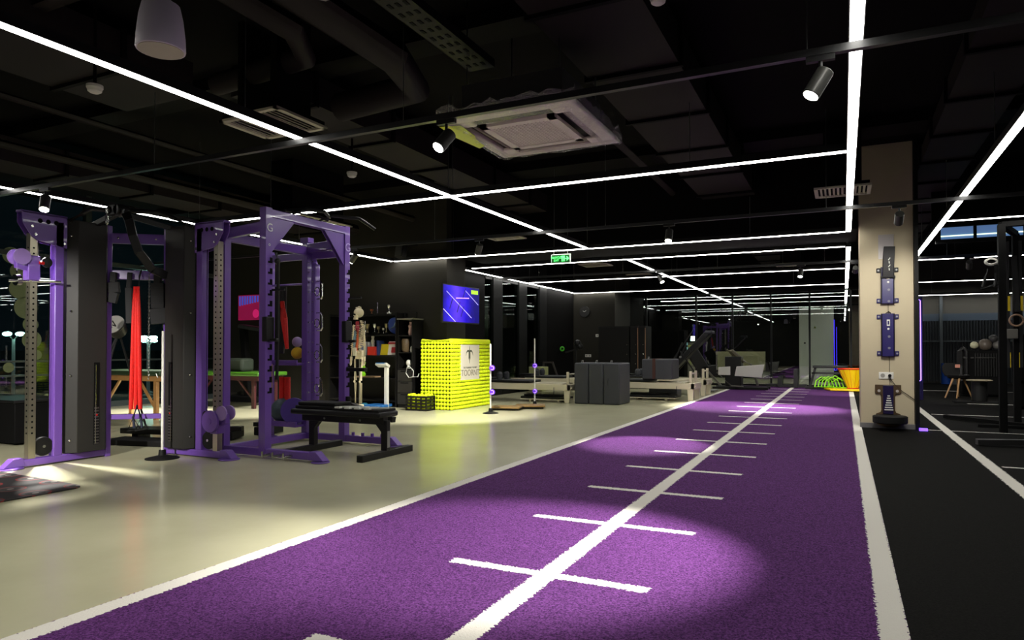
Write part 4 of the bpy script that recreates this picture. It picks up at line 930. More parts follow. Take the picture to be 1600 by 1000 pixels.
# bathroom-style weighing scale
wsx, wsy = -7.45, 9.85
wsx, wsy = -7.33, 9.95
sc_ = thing('column_scale', 'white column weighing scale with blue display in front of the bookcase', 'scale', (wsx, wsy, 0))
MB().box((wsx - .12, wsy - .05, .04), (.36, .4, .05), rz=.2).build('platform', mat('blue_mat', (40, 110, 180), .5), sc_, .01)
MB().span(wsx - .02, wsx + .05, wsy - .02, wsy + .04, .0, .72).build('column', WHITE, sc_, .008)
MB().box((wsx - .05, wsy - .02, .76), (.25, .12, .05), M=Matrix.Rotation(R(-25), 3, 'X')).build('display_head', WHITE, sc_, .012)
MB().box((wsx - .06, wsy - .05, .785), (.18, .07, .01), M=Matrix.Rotation(R(-25), 3, 'X')).build('display', mat('display_blue', (60, 120, 190), .3), sc_)
item('white_tray', MB().box((-7.75, 9.75, .012), (.5, .16, .02), rz=.1), WHITE, 'flat white slatted tray on the floor beside the scale', 'tray', .004)

# ------------------------------------------------------------------ anatomical skeleton
sk = thing('anatomy_skeleton', 'life-size anatomical skeleton model with coloured muscles on a stand, by the bookcase', 'skeleton model', (-7.62, 9.55, 0), R(-20), local=True)
MB().lathe([(.2, 0), (.2, .02), (.03, .04)], (0, .02, 0), 24).cyl((0, .03, .03), (0, .03, .95), .012).build('stand', STEEL, sk)
q = MB().ball((0, .01, 1.68), .085, 22, sc=(.86, 1.08, 1.02)); q.ball((0, -.045, 1.62), .055, 14, sc=(.9, .8, .95)).box((0, -.05, 1.575), (.075, .05, .03))
q.build('skull', BONE, sk)
e = MB().ball((-.03, -.088, 1.645), .017, 10).ball((.03, -.088, 1.645), .017, 10).ball((0, -.09, 1.61), .01, 8); e.build('eye_socket', BLACKM, sk)
MB().tube([(-.07, 0, 1.765), (0, .02, 1.78), (.07, 0, 1.765)], .018, 8).build('skull_cap_clip', BONE, sk)
q = MB()
for i in range(22):
    z = .98 + i * .026; yb = .05 - .03 * math.sin(i / 21 * math.pi * 2); q.cyl((0, yb, z), (0, yb, z + .02), .018 + .004 * (1 - i / 21), n=10); q.box((0, yb + .03, z + .01), (.008, .04, .01))
q.build('spine', BONE, sk)
q = MB()
for i in range(11):
    z = 1.44 - i * .032; rx = .075 + .065 * math.sin(min(1, (i + 1.5) / 8) * math.pi * .55); ry = rx * .72
    for s in (-1, 1):
        q.tube([(s * .015, .06, z), (s * rx * .7, .055, z + .005), (s * rx, .01, z - .02), (s * rx * .9, -ry * .7, z - .045), (s * .03, -ry, z - .05)], .0065, 6)
q.box((0, -.1, 1.3), (.03, .012, .2)); q.build('ribcage', BONE, sk)
MB().prism([(-.1, .1), (-.12, .03), (-.05, -.06), (.05, -.06), (.12, .03), (.1, .1), (.04, .06), (-.04, .06)], (0, .03, .93), (1, 0, 0), (0, 0, 1), .07).build('pelvis', BONE, sk, .01)
for s in (-1, 1):
    MB().tube([(s * .02, -.05, 1.45), (s * .16, 0, 1.47)], .009, 6).build('collarbone', BONE, sk)
    a = MB().tube([(s * .175, .01, 1.46), (s * .185, .01, 1.3), (s * .195, .01, 1.16)], [.02, .011, .016], 8).tube([(s * .195, 0, 1.15), (s * .205, -.01, .92)], [.012, .009], 8).tube([(s * .21, .012, 1.15), (s * .22, 0, .92)], [.009, .009], 8)
    a.build('arm_bones', BONE, sk)
    hnd = MB().box((s * .213, -.01, .88), (.05, .02, .07))
    for k in range(5): x = s * .213 + (k - 2) * .013; hnd.tube([(x, -.01, .85), (x + (k - 2) * .002, -.015, .8 - .006 * (2 - abs(k - 2))), (x, -.022, .765 - .008 * (2 - abs(k - 2)))], .005, 6)
    hnd.build('hand_bones', BONE, sk)
    l = MB().tube([(s * .09, .02, .9), (s * .12, .01, .86), (s * .1, 0, .66), (s * .085, 0, .5)], [.022, .016, .014, .026], 8).ball((s * .085, -.02, .48), .022, 10).tube([(s * .085, 0, .46), (s * .085, 0, .1)], [.022, .013], 8).tube([(s * .11, .01, .45), (s * .105, .01, .1)], .007, 6)
    l.build('leg_bones', BONE, sk)
    MB().box((s * .09, -.05, .07), (.06, .2, .035)).build('foot_bones', BONE, sk, .01)
MB().tube([(.02, -.03, 1.52), (.06, -.05, 1.4), (.09, -.06, 1.33)], [.03, .035, .02], 8).build('red_muscle', mat('muscle_red', (150, 22, 40), .5), sk)
MB().tube([(.05, -.09, 1.36), (.07, -.11, 1.2), (.05, -.1, 1.05)], [.02, .035, .015], 8).build('blue_muscle', mat('muscle_blue', (120, 150, 165), .5), sk)
MB().tube([(.11, -.07, 1.36), (.12, -.09, 1.2), (.09, -.09, 1.02)], [.015, .024, .02], 8).build('orange_muscle', mat('muscle_orange', (196, 90, 50), .5), sk)
MB().box((.08, -.12, 1.0), (.1, .02, .14)).build('hip_card', mat('card_pale', (216, 210, 190), .5), sk, .004)

# ------------------------------------------------------------------ tennis-ball desk
dx0, dx1, dy0, dy1, dh = -6.67, -5.97, 10.0, 11.42, 1.17
dx1 = -5.98
td = thing('ball_desk', 'bright yellow reception desk clad all over in tennis balls with a white logo panel', 'desk', (-6.2, 10.3, 0))
dx0, dx1, dy0, dy1, dh = -6.63, -6.0, 10.0, 11.38, 1.19
MB().span(dx0, dx1 - .02, dy0 + .03, 10.4, 0, dh - .03).span(-6.33, dx1 - .02, 10.4, dy1, 0, dh - .03).build('desk_carcass', mat('carcass', (40, 42, 6), .8), td)
pit = .066
def cladding(name, pts, r=.0332):
    q = MB()
    for p in pts: q.ball(p, r, 8)
    return tag(q.build(name, NEONY, td), kind='stuff')
nz_ = 18
front = [(dx0 + .033 + i * .0645, dy0 + .02, .033 + k * pit) for i in range(10) for k in range(nz_)]
side = []
for i in range(22):
    y = dy0 + .033 + i * .0645
    for k in range(nz_):
        z = .033 + k * pit
        if 10.3 < y < 10.97 and .5 < z < 1.12: continue
        side.append((dx1 - .015, y, z))
cladding('front_ball_cladding', front); cladding('side_ball_cladding', side)
MB().tube([(dx0 + .03, dy0 + .02, dh), (dx1 - .03, dy0 + .02, dh), (dx1 - .015, dy0 + .05, dh), (dx1 - .015, dy1, dh)], .034, 10).build('top_edging', NEONY, td)
MB().span(dx0 + .02, dx1 - .03, dy0 + .03, 10.38, dh - .03, dh + .01).span(-6.33, dx1 - .03, 10.38, dy1, dh - .03, dh + .01).build('desk_top', NEONY, td)
pn = MB().span(dx1 - .012, dx1 + .012, 10.3, 10.97, .5, 1.12).build('logo_panel', mat('panel_white', (222, 216, 196), .4), td, .003)
LG = mat('logo_dark', (72, 76, 56), .5)
cy_, cz_ = 10.6, .9
MB().prism([(-.012, .0), (-.03, -.04), (-.028, .09), (-.06, .1), (-.1, .08), (-.13, .03), (-.11, .09), (-.07, .13), (-.025, .13), (-.012, .11), (0, .2), (.012, .11), (.025, .13), (.07, .13), (.11, .09), (.13, .03), (.1, .08), (.06, .1), (.028, .09), (.03, -.04), (.012, 0), (0, -.11)], (dx1 + .014, cy_, cz_), (0, 1, 0), (0, 0, 1), .003).build('emblem', LG, pn)
text('panel_text', 'THE TRAINING TOORIIT', .045, facing((dx1 + .0135, 10.63, .715), (0, 1, 0)), LG, pn)
text('panel_text', 'TOORNT', .155, facing((dx1 + .0135, 10.635, .62), (0, 1, 0)), mat('logo_mid', (126, 120, 96), .5), pn)

# crate of tennis balls
cr = thing('ball_crate', 'black slatted plastic crate full of tennis balls beside the yellow desk', 'crate', (-6.5, 9.86, 0))
cx0, cx1, cy0, cy1, ch_ = -6.73, -6.31, 9.7, 9.98, .25
q = MB()
for z in (.0, .055, .11, .165, .22):
    for a in ((cx0, cx1, cy0, cy0 + .012), (cx0, cx1, cy1 - .012, cy1), (cx0, cx0 + .012, cy0, cy1), (cx1 - .012, cx1, cy0, cy1)): q.span(*a, z, z + .03)
q.span(cx0, cx1, cy0, cy1, 0, .012); q.build('crate_slats', BLACK, cr)
q = MB()
for i in range(5):
    x = cx0 + (cx1 - cx0 - .02) * i / 4
    for y in (cy0 - .002, cy1 - .01): q.span(x, x + .022, y, y + .014, 0, ch_)
for y in (cy0, (cy0 + cy1) / 2, cy1 - .02):
    for x in (cx0 - .002, cx1 - .012): q.span(x, x + .014, y, y + .022, 0, ch_)
q.build('crate_posts', BLACK, cr)
tb = MB().ball((0, 0, .033), .033, 12).build('tennis_ball', NEONY); first = True
rr_ = random.Random(5)
for lay, z in enumerate((.014, .08, .146, .205)):
    for i in range(6):
        for j in range(4):
            if lay < 3 and 0 < i < 5 and 0 < j < 3: continue
            if lay == 3 and rr_.random() < .25: continue
            p = (cx0 + .048 + i * .065, cy0 + .046 + j * .0625, z + (rr_.random() * .02 if lay == 3 else 0))
            if first: o = tb; first = False
            else: o = tb.copy(); col.objects.link(o)
            o.location = p
            tag(o, 'yellow tennis ball heaped in the black slatted crate' if lay == 3 else 'yellow tennis ball inside the black slatted crate, behind its slats', 'tennis ball', 'tennis balls in the crate, top layer' if lay == 3 else 'tennis balls in the crate, lower layers')

# ------------------------------------------------------------------ television
tv = thing('television', 'screen with bright blue picture and white diagonal lines hanging above the yellow desk', 'television', (-5.89, 10.15, 1.48))
A0 = Vector((-5.93, 9.6, 0)); A1 = Vector((-5.86, 10.73, 0)); dr_ = (A1 - A0).normalized(); nr = Vector((dr_.y, -dr_.x, 0))
c = (A0 + A1) / 2 + Vector((0, 0, 1.81)); up = (Vector((0, 0, 1)) - nr * .07).normalized(); up = Vector((0, 0, 1))
W_ = (A1 - A0).length; H_ = .64
def tq(m, u, v, su, sv, dep, th=.004): return m.prism([(u - su / 2, v - sv / 2), (u + su / 2, v - sv / 2), (u + su / 2, v + sv / 2), (u - su / 2, v + sv / 2)], c + nr * dep, dr_, up, th)
tq(MB(), 0, 0, W_, H_, -.02, .04).build('tv_body', BLACK, tv, .004)
def tvmat():
    m = bpy.data.materials.new('blue_picture'); m.use_nodes = True; nt = m.node_tree; N = nt.nodes; b = N['Principled BSDF']
    tc = N.new('ShaderNodeTexCoord'); sx = N.new('ShaderNodeSeparateXYZ'); nt.links.new(tc.outputs['Object'], sx.inputs[0])
    q = N.new('ShaderNodeMapRange'); q.inputs['From Min'].default_value = -.56; q.inputs['From Max'].default_value = .58; nt.links.new(sx.outputs[1], q.inputs[0])
    n = N.new('ShaderNodeTexNoise'); n.inputs['Scale'].default_value = 5; nt.links.new(tc.outputs['Object'], n.inputs['Vector'])
    a = N.new('ShaderNodeMath'); a.operation = 'MULTIPLY_ADD'; nt.links.new(n.outputs['Fac'], a.inputs[0]); a.inputs[1].default_value = .3; nt.links.new(q.outputs[0], a.inputs[2])
    r = N.new('ShaderNodeValToRGB'); nt.links.new(a.outputs[0], r.inputs[0]); e = r.color_ramp.elements
    e[0].position = .12; e[0].color = (.004, .0, .22, 1); e[1].position = 1.0; e[1].color = (.004, .0, .2, 1)
    for p_, c_ in ((.3, (.03, .01, .85, 1)), (.5, (.13, .05, .95, 1)), (.75, (.02, .0, .75, 1))): k = e.new(p_); k.color = c_
    b.inputs['Base Color'].default_value = (.003, .003, .008, 1); nt.links.new(r.outputs[0], b.inputs['Emission Color']); b.inputs['Emission Strength'].default_value = 1.0; b.inputs['Roughness'].default_value = .35; b.inputs['Specular IOR Level'].default_value = .2
    return m
scn = tq(MB(), 0, 0, W_ - .03, H_ - .03, .002).build('screen', tvmat(), tv)
LW = mat('screen_line', (190, 180, 255), .4, emit=1.0)
def tl(a, b, w): return MB().beam(c + dr_ * a[0] + up * a[1] + nr * .006, c + dr_ * b[0] + up * b[1] + nr * .006, w, .002, up=tuple(nr))
tl((-.46, .2), (.3, -.22), .012).build('diagonal_line', LW, scn); tl((.1, .25), (.52, .02), .01).build('diagonal_line', LW, scn); tl((-.55, -.1), (-.2, -.3), .01).build('diagonal_line', LW, scn)
tl((-.18, .1), (.22, .12), .018).build('caption_bar', mat('screen_pink', (230, 170, 255), .4, emit=.9), scn)
MB().prism([(-.11, -.035), (.11, -.035), (.11, .035), (-.11, .035)], c + dr_ * .4 + up * .235 + nr * .006, dr_, up, .002).build('green_badge', mat('badge_green', (180, 225, 50), .4, emit=.8), scn)
DB = mat('screen_dark_blue', (10, 6, 120), .4, emit=.4)
for u, v in ((-.32, 0), (-.1, -.05), (.08, .2), (.02, -.12)): tl((u - .05, v - .09), (u + .04, v + .09), .018).build('dark_figure', DB, scn)
MB().beam(c - nr * .04, c - nr * .04 + Vector((-.47, .35, .1)), .05, .05).add([], []).build('wall_bracket', BLACK, tv)

# ------------------------------------------------------------------ balance boards
def board(x, y, rz, label):
    t = thing('balance_board', label, 'board', (x, y, 0), rz, local=True)
    MB().box((0, 0, .05), (.52, .4, .025)).build('wooden_top', DARKWOOD, t, .008)
    MB().box((0, 0, .022), (.46, .34, .03)).build('black_base', RUBBER, t, .004)
    return t
board(-5.22, 10.55, .25, 'brown wooden balance board on a black base between the two poles, nearer one')
board(-4.98, 11.0, .4, 'brown wooden balance board behind the nearer one, by the second pole')

# ------------------------------------------------------------------ reformers
def reformer(x1, y, L, label, top, group=None):
    """x1 = right (foot) end, runs to the left"""
    t = thing('pilates_reformer', label, 'reformer', (x1, y, 0), 0, group, local=True); Wd = .72
    q = MB()
    for yy_ in (0, Wd - .05): q.span(-L, 0, yy_, yy_ + .05, .24, .36)
    q.span(-.08, 0, 0, Wd, .24, .36).span(-L, -L + .08, 0, Wd, .24, .36); q.build('bed_frame', CREAM, t, .008)
    for xx in (-.13, -L + .03):
        for yy_ in (0, Wd - .07):
            MB().prism([(.0, 0), (.09, 0), (.11, .24), (.16, .3), (-.06, .3), (-.015, .24)], (xx, yy_ + .035, 0), (1, 0, 0), (0, 0, 1), .06).build('leg', CREAM, t, .006)
    for yy_ in (.08, Wd - .12):
        MB().span(-.12, -.07, yy_, yy_ + .05, .36, .6).build('post', CREAM, t, .008)
    MB().cyl((-.095, .1, .55), (-.095, Wd - .1, .55), .018).build('foot_bar', CREAM, t)
    MB().span(-1.9, -.9, .06, Wd - .06, .37, .42).build('carriage', top, t, .02)
    MB().span(-.85, -.2, .06, Wd - .06, .355, .372).build('platform', mat('reformer_pale', (196, 188, 160), .5), t, .004)
    for yy_ in (.18, Wd - .22):
        MB().lathe([(.05, 0), (.065, .05), (.06, .12), (.03, .16)], (-1.62, yy_, .42), 18).build('shoulder_rest', GREYVINYL, t)
    MB().span(-2.1, -1.78, .2, Wd - .2, .42, .46).build('head_rest', VINYL, t, .01)
    MB().cyl((-.35, .0, .1), (-.35, .0, .3), .006, n=6).build('adjust_rod', BLACK, t)
    return t
rf1 = reformer(-4.72, 12.3, 2.5, 'white pilates reformer behind the second pole, left of the grey boxes', VINYL)
rf2 = dup(rf1, (-2.66, 13.75, 0), 'white pilates reformer with a grey box on it, right of the grey boxes')
rf3 = dup(rf1, (-2.75, 15.6, 0), 'white pilates reformer farther back, behind the one carrying a grey box')
rf4 = dup(rf1, (-4.9, 14.6, 0), 'white pilates reformer in the second row, behind the grey boxes')
def jumpboard(x, y, rz, label):
    t = thing('jump_board', label, 'board', (x, y, 0), rz, local=True)
    MB().box((0, 0, .05), (1.0, .42, .015)).box((.3, 0, .02), (.05, .3, .04)).box((-.3, 0, .02), (.05, .3, .04)).build('pale_base', CREAM, t)
    MB().box((0, 0, .085), (.98, .4, .04)).build('black_pad', VINYL, t, .01)
    MB().box((-.05, 0, .125), (.8, .25, .03)).build('upper_pad', RUBBER, t, .008)
    return t
jumpboard(-5.35, 12.62, 0, 'black padded board on the floor under the nearest reformer')
jumpboard(-3.55, 14.0, 0, 'black padded board on the floor under the reformer with the grey box')

# grey upholstered boxes
def gbox(x0, x1, y0, y1, z0, z1, label, pl_=True, stripe=False):
    t = thing('upholstered_box', label, 'box', ((x0 + x1) / 2, (y0 + y1) / 2, z0))
    MB().span(x0, x1, y0, y1, z0, z1).build('box_body', GREYVINYL, t, .025)
    if pl_: MB().tube([(x0 + .1, (y0 + y1) / 2 - .2, z1 - .005), (x0 + .1, (y0 + y1) / 2 - .2, z1 + .04), (x0 + .1, (y0 + y1) / 2 - .12, z1 + .04), (x0 + .1, (y0 + y1) / 2 - .12, z1 - .005)], .01, 8).build('metal_loop', STEEL, t)
    return t
gbox(-4.65, -4.365, 12.3, 13.0, 0, .78, 'grey upholstered box, left one of the three standing side by side')
gbox(-4.36, -4.07, 12.3, 13.0, 0, .78, 'grey upholstered box, middle one of the three standing side by side')
b3 = gbox(-4.065, -3.75, 12.3, 13.0, 0, .78, 'grey upholstered box with a recessed handle, right one of the three')
MB().tube([(-3.97, 12.3, .34), (-3.985, 12.295, .42), (-3.97, 12.3, .5)], [.004, .014, .004], 8).build('recessed_handle', mat('handle_dark', (52, 54, 58), .5), b3)
b4 = gbox(-3.72, -3.1, 13.75, 14.4, .43, .84, 'grey upholstered box with a brown strap lying on the reformer')
MB().span(-3.5, -3.44, 13.742, 13.752, .44, .84).span(-3.5, -3.44, 13.75, 14.4, .836, .846).build('brown_strap', mat('strap_brown', (70, 34, 24), .6), b4)
gbox(-3.8, -3.2, 14.6, 15.1, .0, .3, 'grey upholstered box on the floor behind the reformer', False)

# ------------------------------------------------------------------ inversion table
it = thing('inversion_table', 'black folded inversion table leaning diagonally beside the reformers', 'inversion table', (-3.3, 17.2, 0))
MB().beam((-3.95, 17.1, .42), (-2.95, 17.1, 1.45), .13, .36, up=(0, 1, 0)).build('backrest', VINYL, it, .02)
MB().beam((-4.15, 16.9, .2), (-3.0, 16.9, 1.32), .03, .03).beam((-4.15, 17.3, .2), (-3.0, 17.3, 1.32), .03, .03).beam((-3.9, 16.88, .62), (-3.3, 16.88, 1.5), .02, .02).build('side_tube', BLACK, it)
MB().span(-3.02, -2.85, 16.9, 17.3, 1.42, 1.49).build('ankle_pad', GREYVINYL, it, .02)
for y in (16.85, 17.35):
    MB().beam((-3.6, y, 1.0), (-2.98, y + .12, .03), .035, .035).build('leg', BLACK, it)
    MB().beam((-3.35, y, 1.0), (-4.1, y, .1), .035, .035).build('leg', BLACK, it)
    MB().beam((-3.75, y, .75), (-3.55, y, 1.2), .03, .03).build('handle', BLACK, it)
MB().span(-3.03, -2.8, 16.9, 17.5, .01, .05).build('foot_rail', STEEL, it, .006)
MB().cyl((-3.6, 16.85, .85), (-3.6, 17.35, .85), .025).build('pivot', STEEL, it)

# cabinets and wall bits at the clock wall
def locker(x0, x1, y0, y1, z, label, edge=None):
    t = thing('locker', label, 'cabinet', ((x0 + x1) / 2, (y0 + y1) / 2, 0))
    MB().span(x0, x1, y0, y1, 0, z).build('locker_body', SH, t, .004)
    MB().span(x0 + .02, x1 - .02, y0 - .012, y0, .05, z - .03).build('locker_door', mat('locker_door', (24, 23, 22), .5, spec=.15), t, .003)
    if edge:
        MB().span(x1 - .012, x1 + .004, y0 - .014, y0 - .01, .05, z - .05).build('pale_edge', edge, t)
    for k in range(3): MB().ball((x1 - .06, y0 - .015, z * .4 + k * .25), .012, 8).build('knob', CHROME, t)
    return t
ED = mat('edge_wood', (150, 112, 84), .5)
locker(-5.95, -5.1, 17.6, 18.2, 1.65, 'wide black locker standing in front of the clock wall end')
locker(-5.07, -4.86, 17.6, 18.2, 1.65, 'narrow black locker with pale edge, right beside the wide one', ED)
locker(-4.85, -4.66, 17.6, 18.2, 1.65, 'narrowest black locker at the right end of the locker row', ED)
ck = thing('wall_clock', 'black round wall clock on the dark wall', 'clock', (-6.75, 18.72, 1.95))
MB().cyl((-6.75, 18.75, 2.12), (-6.75, 18.7, 2.12), .16, n=36).build('clock_case', BLACK, ck, .004)
MB().cyl((-6.75, 18.699, 2.12), (-6.75, 18.697, 2.12), .14, n=36).build('clock_face', mat('clock_face', (34, 34, 33), .5), ck)
MB().beam((-6.75, 18.69, 2.12), (-6.69, 18.69, 2.155), .012, .003, up=(0, 1, 0)).beam((-6.75, 18.69, 2.12), (-6.79, 18.69, 2.15), .012, .003, up=(0, 1, 0)).build('clock_hands', WHITE, ck)
def plate(x, y, z, wd, label, n=1, name='power_outlet', cat='outlet'):
    t = thing(name, label, cat, (x, y, z))
    MB().span(x - wd / 2, x + wd / 2, y - .012, y, z - .04, z + .04).build('face_plate', WHITE, t, .003)
    q = MB()
    for i in range(n): xx = x - wd / 2 + wd * (i + .5) / n; q.cyl((xx, y - .0125, z), (xx, y - .0145, z), .022, n=16)
    q.build('socket', mat('socket_grey', (150, 148, 140), .5), t)
plate(-6.37, 18.75, 1.43, .1, 'white light switch under the wall clock', 1, 'light_switch', 'switch')
plate(-7.2, 18.75, .85, .1, 'single white outlet low on the clock wall, left', 1)
plate(-6.65, 18.75, .85, .18, 'double white outlet low on the clock wall, middle', 2)
plate(-6.1, 18.75, .85, .18, 'double white outlet low on the clock wall near the locker', 2)
# functional trainer with green disc and A-frame
ft = thing('gym_stand', 'black stand with a bright green disc against the clock wall', 'stand', (-6.9, 17.6, 0))
MB().cyl((-6.6, 17.6, 0), (-6.6, 17.6, 1.3), .03).cyl((-6.9, 17.6, .95), (-6.5, 17.6, 1.05), .02).span(-6.9, -6.4, 17.4, 17.8, 0, .04).ball((-6.55, 17.6, 1.2), .1, 14).ball((-6.45, 17.55, 1.1), .08, 14).build('stand_frame', BLACK, ft)
MB().tube([(-6.98 + .05 * math.cos(u), 17.55, 1.05 + .05 * math.sin(u)) for u in [2 * math.pi * i / 16 for i in range(16)]], .022, 8, closed=True).build('green_disc', mat('disc_green', (80, 190, 50), .5), ft)
af = thing('a_frame', 'grey metal A-shaped frame standing on the floor before the windows', 'frame', (-6.85, 16.3, 0))
MB().beam((-7.0, 16.3, .7), (-7.06, 16.3, .05), .04, .04).beam((-6.75, 16.3, .7), (-6.5, 16.3, .05), .04, .04).beam((-7.02, 16.3, .7), (-6.73, 16.3, .7), .04, .04).beam((-7.05, 16.3, .3), (-6.6, 16.3, .3), .03, .03).build('frame_tube', mat('frame_grey', (84, 80, 76), .4, .6), af)
o = MB().span(-7.06, -6.7, 15.5, 15.9, .0, .6).build('pale_crate', mat('olive_box', (150, 156, 104), .6), None, .01); tag(o, 'pale olive box standing before the dark windows', 'box')

# ------------------------------------------------------------------ beyond the glass partition
for i, (x0, x1, lb) in enumerate(((-1.38, -1.04, 'narrow door of the tall white cabinet beyond the glass, left'), (-1.03, -.3, 'tall white electrical cabinet beyond the glass at the end of the lane'))):
    t = thing('electrical_cabinet', lb if i else 'narrow tall white cabinet beyond the glass, left of the wide white one', 'cabinet', ((x0 + x1) / 2, 25.8, 0))
    MB().span(x0, x1, 25.6, 25.95, .0, 2.5).build('cabinet_body', mat('cabinet_pale', (210, 212, 196), .5), t, .006)
    if i: MB().prism([(-.05, 0), (.05, 0), (0, .085)], (-.88, 25.595, 1.75), (1, 0, 0), (0, 0, 1), .004).build('warning_sign', mat('warn', (120, 130, 50), .5), t)
    else: MB().cyl((-1.2, 25.6, 1.25), (-1.2, 25.58, 1.25), .03, n=12).build('handle', BLACKM, t)
rdt = thing('radiator_panel', 'pale ribbed radiator panel beyond the glass', 'radiator', (-3.3, 25.7, .28))
q = MB().span(-4.2, -2.5, 25.72, 25.78, .28, .95)
for i in range(11): q.span(-4.2, -2.5, 25.69, 25.72, .3 + i * .06, .34 + i * .06)
q.build('radiator_body', mat('radiator_cream', (196, 190, 150), .5), rdt)
MB().span(-4.1, -2.6, 25.72, 25.78, 0, .28).build('radiator_foot', SOFFIT, rdt)
wl = []
for i, (x, y, z, lb) in enumerate(((-5.6, 25.5, 1.4, 'small lit white lamp seen deep beyond the glass, next to the locker'),)):
    t = thing('wall_lamp', 'small square white lamp glowing on a pale post beyond the glass', 'lamp', (-4.45, 22.3, 0))
    MB().span(-4.53, -4.25, 22.3, 22.4, 0, 1.25).build('pale_post', mat('post_grey', (140, 136, 124), .6), t)
    MB().span(-4.42, -4.3, 22.28, 22.32, 1.3, 1.46).build('lamp_glass', mat('lamp_white', (255, 250, 235), .4, emit=2.5), t)
MB_ = MB(); 
for i in range(3):
    for k in range(2):
        if (i + k) % 3 != 2: MB_.span(-5.3 + k * .12, -5.22 + k * .12, 25.98, 26, 1.02 + i * .16, 1.12 + i * .16)
o = MB_.build('outside_window_lights', mat('bluish_windows', (150, 215, 215), .4, emit=1.2)); tag(o, 'cluster of small bluish lit panes far beyond the glass', 'window lights')

# exercise machine by the end of the lane
em = thing('seated_row_machine', 'black exercise machine with white shroud panels by the end of the lane', 'exercise machine', (-2.5, 18.4, 0))
MB().span(-3.05, -1.7, 18.1, 18.2, .02, .08).span(-3.05, -1.7, 18.7, 18.8, .02, .08).span(-2.5, -2.4, 18.1, 18.8, .02, .08).build('base_frame', BLACK, em, .006)
MB().span(-2.75, -2.35, 18.2, 18.6, .1, .85).build('weight_housing', BLACK, em, .02)
MB().prism([(-.3, 0), (.35, -.04), (.42, .3), (-.25, .24)], (-2.2, 18.12, .36), (1, 0, 0), (0, 0, 1), .03).build('white_shroud', WHITE, em, .01)
MB().prism([(-.2, 0), (.1, 0), (.1, .22), (-.2, .2)], (-2.7, 18.1, .38), (1, 0, 0), (0, 0, 1), .03).build('white_shroud', WHITE, em, .01)
MB().tube([(-2.72, 18.3, 1.02), (-2.6, 18.3, .98), (-2.4, 18.3, .8), (-2.3, 18.3, .7)], [.04, .07, .07, .03], 10).build('seat_back', mat('seat_olive', (84, 80, 58), .6), em)
MB().tube([(-2.3, 18.2, .75), (-2.1, 18.2, .65), (-1.95, 18.2, .12)], .03, 8).tube([(-2.95, 18.2, .45), (-2.6, 18.2, .1), (-2.3, 18.2, .08)], .025, 8).build('arm', mat('arm_grey', (110, 108, 100), .4, .6), em)
MB().cyl((-2.95, 18.15, .5), (-2.95, 18.15, .9), .02).cyl((-1.95, 18.15, .32), (-1.6, 18.15, .33), .02).build('chrome_bar', CHROME, em)
vt = MB().tube([(-.27, 24.6, .35), (-.27, 24.6, 2.0)], .01, 8).tube([(-.27, 24.6, .35), (-.2, 24.4, .35), (-.2, 24.4, 1.75)], .008, 8).build('violet_reflection', mat('reflection_blue_violet', (70, 50, 255), .3, emit=2)); tag(vt, 'blue-violet glowing line beside the white cabinet, standing in for a reflection in the glass', 'neon light')  # glowing tubes shaped to imitate a violet reflection in the partition
lb_ = thing('leaning_bench', 'dark padded bench tilted upright between inversion table and row machine', 'bench', (-3.2, 18.6, 0))
MB().beam((-3.75, 19.1, 1.0), (-3.4, 19.1, .42), .3, .08, up=(0, 1, 0)).build('padded_back', VINYL, lb_, .02)
MB().beam((-3.45, 19.1, .42), (-3.1, 19.1, .47), .3, .08, up=(0, 1, 0)).build('padded_seat', VINYL, lb_, .02)
MB().beam((-3.3, 19.0, .42), (-2.95, 19.0, .03), .05, .05).beam((-3.4, 19.2, .42), (-3.7, 19.2, .03), .05, .05).build('leg', mat('arm_grey', (110, 108, 100), .4, .6), lb_)
lg = thing('leg_machine', 'black low bench machine in front of the white cabinet at the end of the lane', 'exercise machine', (-.4, 19.2, 0))
MB().span(-.72, .1, 19.1, 19.4, .56, .62).build('padded_top', VINYL, lg, .02)
MB().beam((-.65, 19.25, .58), (-.8, 19.25, .04), .06, .06).beam((0, 19.25, .58), (.08, 19.25, .04), .06, .06).span(-.9, .15, 19.2, 19.3, .02, .08).span(-.75, .1, 19.22, 19.28, .4, .45).build('frame', BLACK, lg, .006)
for i in range(3): MB().cyl((-.55 + i * .2, 19.05, .26), (-.42 + i * .2, 19.05, .26), .06, n=16).build('roller_pad', VINYL, lg)
db2 = thing('hex_dumbbells', 'row of dark machine feet at the foot of the glass partition', 'base frame', (-1.2, 19.9, 0))
MB().span(-1.9, -.9, 19.8, 20.1, .02, .09).span(-1.6, -1.5, 19.6, 20.2, .02, .3).span(-1.2, -1.1, 19.6, 20.2, .02, .5).build('machine_feet', BLACK, db2)

# ------------------------------------------------------------------ cones and hurdles by the pillar
cn = thing('yellow_basket', 'yellow flared basket with red rims standing on a yellow tray left of the pillar', 'basket', (.2, 18.6, .07))
q = MB(); n = 22; vs = []
q.lathe([(.115, .09), (.33, .56), (.322, .56), (.108, .095)], (.2, 18.6, 0), 22); q.build('basket_body', YELLOW, cn)
q = MB()
for i in range(14):
    u = 2 * math.pi * i / 14; q.beam((.2 + .118 * math.cos(u), 18.6 + .118 * math.sin(u), .1), (.2 + .332 * math.cos(u), 18.6 + .332 * math.sin(u), .56), .007, .007)
q.build('basket_rib', mat('orange_rib', (226, 130, 10), .5), cn)
for r_, z in ((.335, .56), (.12, .09)):
    MB().tube([(.2 + r_ * math.cos(2 * math.pi * i / 28), 18.6 + r_ * math.sin(2 * math.pi * i / 28), z) for i in range(28)], .013, 6, closed=True).build('red_rim', RED, cn)
ty2 = thing('yellow_tray', 'flat yellow tray under the yellow basket', 'tray', (-.1, 18.8, .0))
